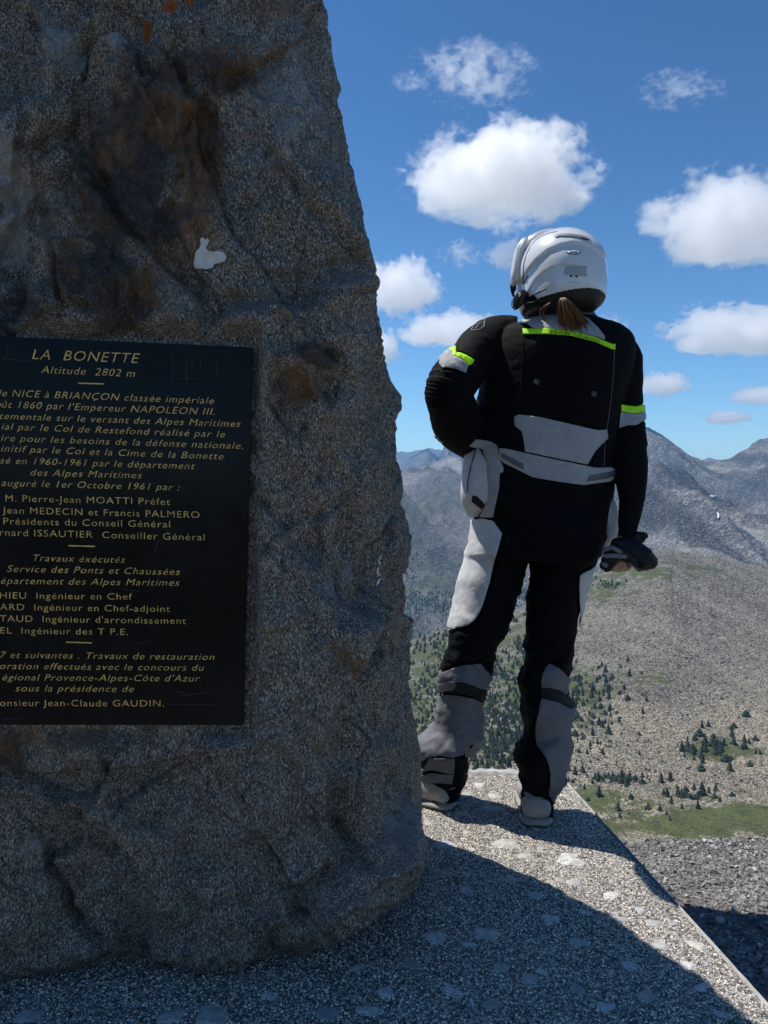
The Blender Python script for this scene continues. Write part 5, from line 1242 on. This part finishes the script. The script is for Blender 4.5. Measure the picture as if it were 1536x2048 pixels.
plate('visor_peak', [(1056, 472), (1078, 461), (1100, 456), (1128, 456), (1112, 460), (1085, 468), (1066, 478), (1048, 496), (1046, 488)], 2.275, .05, m_visor, helmet, .003)
HBv = bvh_of(helmet.data)
hs_ = on_mesh(HBv, .0006)
class Dummy:
    def surf(s, x, y, bvh, off): return P(x, y, 2.2)
def on_helmet(name, poly, mat, parent, off=.0008, thick=.001): return patch_on(name, poly, HBv, off, mat, parent, 3, thick=thick, dmax=4)
on_helmet('pivot_slot', [(1033, 531), (1036, 530), (1036, 539), (1033, 540)], m_rub, helmet)
def hseam(name, pts, w, mat, off=.001):
    q = []
    for a, c_ in zip(pts[:-1], pts[1:]):
        k = max(1, int(math.dist(a, c_) / 3)); q += [(a[0] + (c_[0] - a[0]) * j / k, a[1] + (c_[1] - a[1]) * j / k) for j in range(k)]
    q.append(pts[-1]); q = [t_ for t_ in q if HBv.ray_cast(Vector((0, 0, EYE)), (P(t_[0], t_[1], 1.0) - Vector((0, 0, EYE))).normalized())[0] is not None]
    V, Fc = capsule([np.array(hs_(x, y)) for x, y in q], [w] * len(q), 6); me = bpy.data.meshes.new(name); me.from_pydata(V, [], Fc); [setattr(p, 'use_smooth', True) for p in me.polygons]; return link(name, me, helmet, mat)
hseam('shell_gap', [(1064, 490), (1071, 480), (1083, 472), (1098, 466), (1114, 463)], .0011, m_rub); hseam('shell_gap', [(1062, 492), (1053, 508), (1048, 526), (1046, 548), (1046, 566)], .0014, m_rub)
hseam('shell_gap', [(1047, 568), (1051, 560), (1056, 552)], .0018, m_rub)
on_helmet('rear_vent', [(1108, 472), (1118, 468), (1140, 467), (1163, 470), (1180, 477), (1177, 480), (1162, 476), (1140, 473), (1120, 473), (1112, 475)], simple('vent_grey', (.25, .26, .27), .4, .4), helmet, .0022, .002)
on_helmet('vent_opening', [(1162, 474), (1176, 478), (1176, 480.5), (1162, 476.5)], m_rub, helmet, .0035, .001)
on_helmet('rear_vent', [(1063, 588), (1093, 575), (1093, 578.5), (1065, 592)], simple('vent_dark', (.12, .12, .125), .5, .4), helmet, .0016)
on_helmet('reflective_sticker', [(1132, 531), (1173, 532), (1173, 553), (1128, 548)], simple('clear_grey_sticker', (.42, .42, .41), .35, .5), helmet)
# oval maker's badge: dark ring, white field, letters
def ell(cx_, cy_, rx, ry, n=28): return [(cx_ + rx * math.cos(6.28318 * k / n), cy_ + ry * math.sin(6.28318 * k / n)) for k in range(n)]
bd = on_helmet('badge', ell(1147.5, 504, 14, 4.6), m_blk, helmet, .0012); on_helmet('badge_field', ell(1147.5, 504, 12, 3.5), m_visor, bd, .0020)
text_on('HJC', 1140, 506.6, 1156, 507, 5.2, on_mesh(HBv, .0028), m_blk, bd)
seams = [(1140, 551, 1144, 554), (1152, 553, 1156, 554)]
for k_, (x0_, y0_) in enumerate(((1142, 552), (1153, 553))): on_helmet('small_screw', ell(x0_, y0_, 3, 1.8, 12), m_rub, helmet, .001)
text_on('RPHA', 1136, 567, 1158, 568.5, 3.4, on_mesh(HBv, .001), simple('faint_print', (.3, .3, .31), .5, .3), helmet) if False else None
hseam('faint_mark', [(1136, 564), (1146, 564.6), (1157, 565.4)], .0006, simple('faint_print', (.3, .3, .31), .5, .3))
# intercom unit clipped to the left lower edge
ic = plate('intercom', [(1044, 577), (1054, 580), (1060, 590), (1052, 602), (1040, 615), (1032, 611), (1028, 600), (1034, 586)], 2.19, .045, m_gloss, helmet, .004)
plate('intercom_button', [(1041, 586), (1048, 590), (1040, 602), (1036, 597)], 2.186, .01, m_rub, ic, .0015)
V, Fc = capsule([px3(1054, 606, 2.18), px3(1068, 604, 2.16), px3(1075, 599, 2.15), px3(1082, 604, 2.15), px3(1094, 603, 2.16)], [.0014] * 5, 8); me = bpy.data.meshes.new('intercom_cable'); me.from_pydata(V, [], Fc); link('intercom_cable', me, ic, m_gloss)
# jacket collar under the helmet
CO = Limb([(1126, 600, 50, 2.27, .95), (1128, 625, 56, 2.285, .95), (1130, 650, 72, 2.30, .8)], perp=False); V, Fc = CO.mesh(36); me = bpy.data.meshes.new('collar'); me.from_pydata(V, [], Fc); [setattr(p, 'use_smooth', True) for p in me.polygons]; link('collar', me, jacket, f_mid)
# ponytail and a loose strand
m_hair, nt, out = new_mat('brown_hair'); b = NB(nt); tc = b.tc()
c = b.ramp(b.attr('tone'), [(0, (.05, .022, .012)), (.5, (.17, .075, .035)), (1, (.42, .22, .11))]); b.bsdf(out, c, .42, None, .5)
def hair(name, root, tips, n, r0, spread, seed, rad=.0009):
    r = random.Random(seed); V, Fc, tn = [], [], []
    for k in range(n):
        a = r.uniform(0, 6.28); q = math.sqrt(r.random()); o0 = np.array([math.cos(a) * q * r0, math.sin(a) * q * r0 * .6, 0]); pts = []
        e = np.array([r.gauss(0, spread), r.gauss(0, spread * .5), r.gauss(0, spread * .5)]); cut = r.uniform(.62, 1.0)
        for i, c_ in enumerate(tips):
            t = i / (len(tips) - 1)
            w = math.sin(t * 3.1) * .75 + .30 + .35 * t
            pts.append(c_ + o0 * w + e * t ** 1.5 + np.array([r.gauss(0, .0012), 0, 0]) * t)
        pts = catmull(pts, np.linspace(0, (len(tips) - 1) * cut, 9)); v, f = capsule(pts, list(np.linspace(rad, rad * .35, 9)), 3); b0 = len(V); V += v; Fc += [tuple(i + b0 for i in q_) for q_ in f]; tn += [r.random()] * len(v)
    me = bpy.data.meshes.new(name); me.from_pydata(V, [], Fc); attr(me, 'tone', tn); [setattr(p, 'use_smooth', True) for p in me.polygons]; return link(name, me, person, m_hair)
hair('ponytail', None, [px3(1126, 596, 2.115), px3(1131, 606, 2.11), px3(1138, 624, 2.125), px3(1146, 642, 2.15), px3(1152, 660, 2.155), px3(1158, 674, 2.165)], 900, .022, .020, 3, .0011)
hair('hair_strand', None, [px3(1100, 606, 2.13), px3(1091, 613, 2.14), px3(1084, 622, 2.165), px3(1086, 634, 2.16), px3(1092, 643, 2.165)], 60, .005, .003, 5)
# gloves held in the right hand
f_glove = fabric('black_glove_leather', (.0045, .0045, .005), .55, spec=.3, fold=.3); f_gg = fabric('grey_glove_panel', (.16, .16, .165), .6)
def blob_union(name, parts, mat, parent, vox=.0032, sm=3, amp=.002):
    me = union(name, parts, vox, sm); cc, nn = coords(me), normals(me); cc += nn * (amp * fold_noise(cc, 30, 71))[:, None]; setco(me, cc); return link(name, me, parent, mat)
glove = blob_union('glove', [capsule([px3(1236, 1088, 2.15), px3(1262, 1100, 2.15), px3(1286, 1118, 2.15)], [.022, .032, .036], 14), capsule([px3(1284, 1118, 2.15), px3(1296, 1122, 2.15)], [.038, .030], 14),
    capsule([px3(1262, 1098, 2.16), px3(1266, 1082, 2.16), px3(1276, 1070, 2.16), px3(1290, 1072, 2.155)], [.024, .018, .013, .011], 12),
    capsule([px3(1272, 1092, 2.16), px3(1276, 1078, 2.16), px3(1284, 1080, 2.16)], [.020, .014, .009], 12)], f_glove, None)
tag(glove, 'pair of black riding gloves with grey finger panels held in the right hand', 'gloves')
second = blob_union('glove_fingers', [capsule([px3(1240, 1104, 2.125), px3(1222, 1112, 2.125), px3(1209, 1122, 2.125), px3(1206, 1132, 2.13)], [.018, .016, .014, .012], 12), capsule([px3(1236, 1112, 2.13), px3(1224, 1124, 2.125), px3(1214, 1138, 2.13)], [.014, .013, .011], 12), capsule([px3(1222, 1100, 2.13), px3(1212, 1110, 2.13)], [.012, .011], 10), capsule([px3(1244, 1106, 2.125), px3(1256, 1116, 2.125), px3(1270, 1122, 2.13)], [.017, .016, .015], 12)], f_glove, glove)
for cap_ in ([px3(1210, 1099, 2.108), px3(1224, 1095, 2.108), px3(1240, 1104, 2.108)], [px3(1210, 1112, 2.104), px3(1228, 1111, 2.104), px3(1250, 1113, 2.108)], [px3(1207, 1128, 2.108), px3(1212, 1131, 2.108)]):
    V, Fc = capsule(cap_, [.0065] * len(cap_), 10); me = bpy.data.meshes.new('grey_finger_panel'); me.from_pydata(V, [], Fc); [setattr(p, 'use_smooth', True) for p in me.polygons]; link('grey_finger_panel', me, glove, f_gg)
V, Fc = capsule([px3(1256, 1124, 2.118), px3(1270, 1134, 2.114), px3(1282, 1141, 2.118)], [.0025] * 3, 8); me = bpy.data.meshes.new('glove_piping'); me.from_pydata(V, [], Fc); link('glove_piping', me, glove, f_mid)
# ---------------------------------------------------------------- conifers, scree boulders, snow on the far slopes
HILL_BVH = bvh_of(hill.data); MNT_BVH = bvh_of(mnt.data)
def cast(bvh, px, py):
    e = Vector((0, 0, EYE)); d = (P(px, py, 1.0) - e).normalized(); h = bvh.ray_cast(e, d)
    return h[0]
m_fol, nt, out = new_mat('conifer_needles'); b = NB(nt); oi = b.n('ShaderNodeObjectInfo'); tc = b.tc()
c = b.mix(b.math('FRACT', b.math('ADD', oi.outputs['Random'], b.attr('tone'))), (.026, .044, .026), (.060, .082, .040)); c = b.mix(b.noise(tc, 1.2, 4).outputs[0], c, (.022, .034, .024))
b.bsdf(out, c, .9, None, .15)
m_brk = simple('conifer_bark', (.08, .06, .045), .9, .1)
def conifer_mesh(seed, joined=False):
    r = random.Random(seed); V, Fc = [], []
    H = 1.0; lay = 9
    for L in range(lay):
        z = .10 + .86 * L / lay; R = (.27 * (1 - L / lay) ** .8 + .02) * r.uniform(.8, 1.15); n = 9
        top = len(V); V.append((r.uniform(-.01, .01), r.uniform(-.01, .01), min(1, z + .24 * (1 - L / lay * .5))))
        for k in range(n):
            a = 6.2832 * k / n + r.uniform(-.2, .2) + L; rr = R * (r.uniform(.55, 1.15) if k % 2 else r.uniform(.85, 1.3))
            V.append((rr * math.cos(a), rr * math.sin(a), z - r.uniform(-.01, .07)))
        for k in range(n): Fc.append((top, top + 1 + k, top + 1 + (k + 1) % n))
    return V, Fc
CT = []
for k in range(5):
    V, Fc = conifer_mesh(k + 1); V = [(x * (1 + .5 * (k > 2)), y * (1 + .5 * (k > 2)), z * (1 if k < 3 else .62)) for x, y, z in V]; me = mesh_np('crown', V, Fc, False); attr(me, 'tone', np.full(len(V), k * .21)); me.materials.append(m_fol); CT.append((me, V, Fc))
bm = bmesh.new(); bmesh.ops.create_cone(bm, cap_ends=True, segments=6, radius1=.03, radius2=.008, depth=.9, matrix=Matrix.Translation((0, 0, .43))); TRK = bpy.data.meshes.new('trunk'); bm.to_mesh(TRK); bm.free(); TRK.materials.append(m_brk)
def place_tree(h, H, label, group, k):
    t = empty('conifer', h - Vector((0, 0, H * .02))); t.scale = (H, H, H); t.rotation_euler = (0, 0, random.uniform(0, 6)); tag(t, label, 'tree', group)
    for nm, me in (('trunk', TRK), ('crown', CT[k % 5][0])):
        o = bpy.data.objects.new(nm, me); COL.objects.link(o); o.parent = t
rt = random.Random(11); tones = []
def cluster(n, x, y, sx, sy, pxh, label, group):
    for i in range(n):
        px, py = rt.gauss(x, sx), rt.gauss(y, sy); h = cast(HILL_BVH, px, py)
        if h is None or h.y > 2000: continue
        place_tree(h, pxh * rt.uniform(.6, 1.35) * h.y / F, label, group, i)
cluster(38, 1235, 1560, 32, 6, 16, 'small dark conifer in the long cluster just right of the lower right leg', 'conifers in the long cluster on the lower scree')
cluster(26, 1375, 1597, 26, 9, 16, 'small dark conifer in the cluster above the green meadow', 'conifers in the cluster above the meadow')
cluster(46, 1440, 1500, 40, 20, 18, 'small dark conifer in the diagonal green belt at the right', 'conifers in the diagonal green belt')
cluster(60, 1190, 1395, 42, 34, 15, 'small dark conifer on the slope right of the right knee', 'conifers right of the right knee')
for i, (x, y, s) in enumerate([(1198, 1592, 24), (1165, 1545, 20), (1150, 1548, 18), (1262, 1596, 16), (1296, 1616, 16), (1320, 1620, 14), (1236, 1620, 20), (1404, 1590, 30), (1492, 1432, 22), (1500, 1530, 16), (1388, 1520, 12), (1310, 1700, 24), (1240, 1635, 12), (1176, 1600, 12), (1464, 1592, 16), (1340, 1640, 10), (1217, 1468, 24), (1205, 1455, 18), (1150, 1470, 20), (1278, 1470, 12)]):
    h = cast(HILL_BVH, x, y)
    if h is not None: place_tree(h, s * h.y / F, 'lone small conifer standing apart on the open scree slope', 'lone conifers on the scree', i)
def forest(name, spec, label):
    Vs, Fs, tn, n0 = [], [], [], 0
    for (n, x, y, sx, sy, pxh) in spec:
        for i in range(n):
            px, py = rt.gauss(x, sx), rt.gauss(y, sy); h = cast(HILL_BVH if pxh > 7 else MNT_BVH, px, py)
            if h is None or (pxh > 7 and h.y > 2050): continue
            H = pxh * .85 * rt.uniform(.45, 1.3) * h.y / F; me, V, Fc = CT[i % 5]; a = rt.uniform(0, 6); ca, sa = math.cos(a), math.sin(a)
            V = np.array(V) * H; V = np.stack([V[:, 0] * ca - V[:, 1] * sa, V[:, 0] * sa + V[:, 1] * ca, V[:, 2]], -1) + np.array(h)
            Vs.append(V); Fs.append(np.array(Fc) + n0); n0 += len(V); tn.append(np.full(len(V), rt.random()))
    me_ = mesh_np(name, np.concatenate(Vs), np.concatenate(Fs), False); attr(me_, 'tone', np.concatenate(tn)); o = link(name, me_, None, m_fol); tag(o, label, kind='stuff')
forest('conifer_forest', [(620, 1010, 1480, 60, 38, 14), (420, 860, 1430, 45, 65, 11), (340, 1000, 1370, 65, 45, 11), (260, 950, 1420, 60, 50, 12), (260, 1110, 1440, 60, 50, 12), (60, 1040, 1300, 25, 40, 12), (120, 870, 1290, 45, 14, 12), (60, 900, 1340, 50, 30, 12), (80, 980, 1530, 80, 12, 18), (40, 1200, 1170, 25, 6, 9)], 'dark conifer wood covering the slope behind the legs')
forest('far_conifer_forest', [(300, 880, 1205, 45, 12, 6.5), (150, 830, 1235, 30, 25, 6.5), (120, 815, 1150, 20, 40, 5.5), (120, 1045, 1190, 30, 12, 6.5)], 'distant dark wood low on the left mountain')
def scree():
    r = RNG; n = 34000; P_, S_ = [], []
    d = np.array([v.co for v in hill.data.vertices]); dist = d[:, 1]; px = CX + d[:, 0] / np.maximum(dist, 1) * F
    ok = np.nonzero((px > 780) & (px < 1600) & (dist > 450) & (dist < 1700))[0]
    vg = np.array([a.value for a in hill.data.attributes['veg'].data])[ok]
    ok = ok[r.random(len(ok)) > vg * 1.5]
    pick = r.choice(ok, n); pos = d[pick] + r.standard_normal((n, 3)) * np.array([1.6, 4, 0]) * (d[pick, 1:2] / 900)
    s = .38 * (4.5 ** (r.random(n) ** 2.6))
    o = stone_cloud('scree_boulders', pos, s, .75, m_bl, seed=9); tag(o, 'grey boulders strewn over the scree slope', kind='stuff')
m_bl, nt, out = new_mat('scree_boulder'); b = NB(nt)
c = b.ramp(b.attr('tone'), [(0, (.08, .075, .065)), (.5, (.16, .15, .13)), (1, (.40, .38, .34))]); b.bsdf(out, c, .95, None, .1)
scree()
m_snow = simple('snow', (.85, .87, .9), .6, .2)
for pl in ([(1420, 990), (1432, 991), (1433, 995), (1421, 994)], [(1434, 1025), (1438, 1026), (1439, 1032), (1437, 1037), (1434, 1036), (1435, 1031)]):
    patch_on('snow_patch', pl, MNT_BVH, 6.0, m_snow, mnt, 3, thick=1.0, dmax=9000)
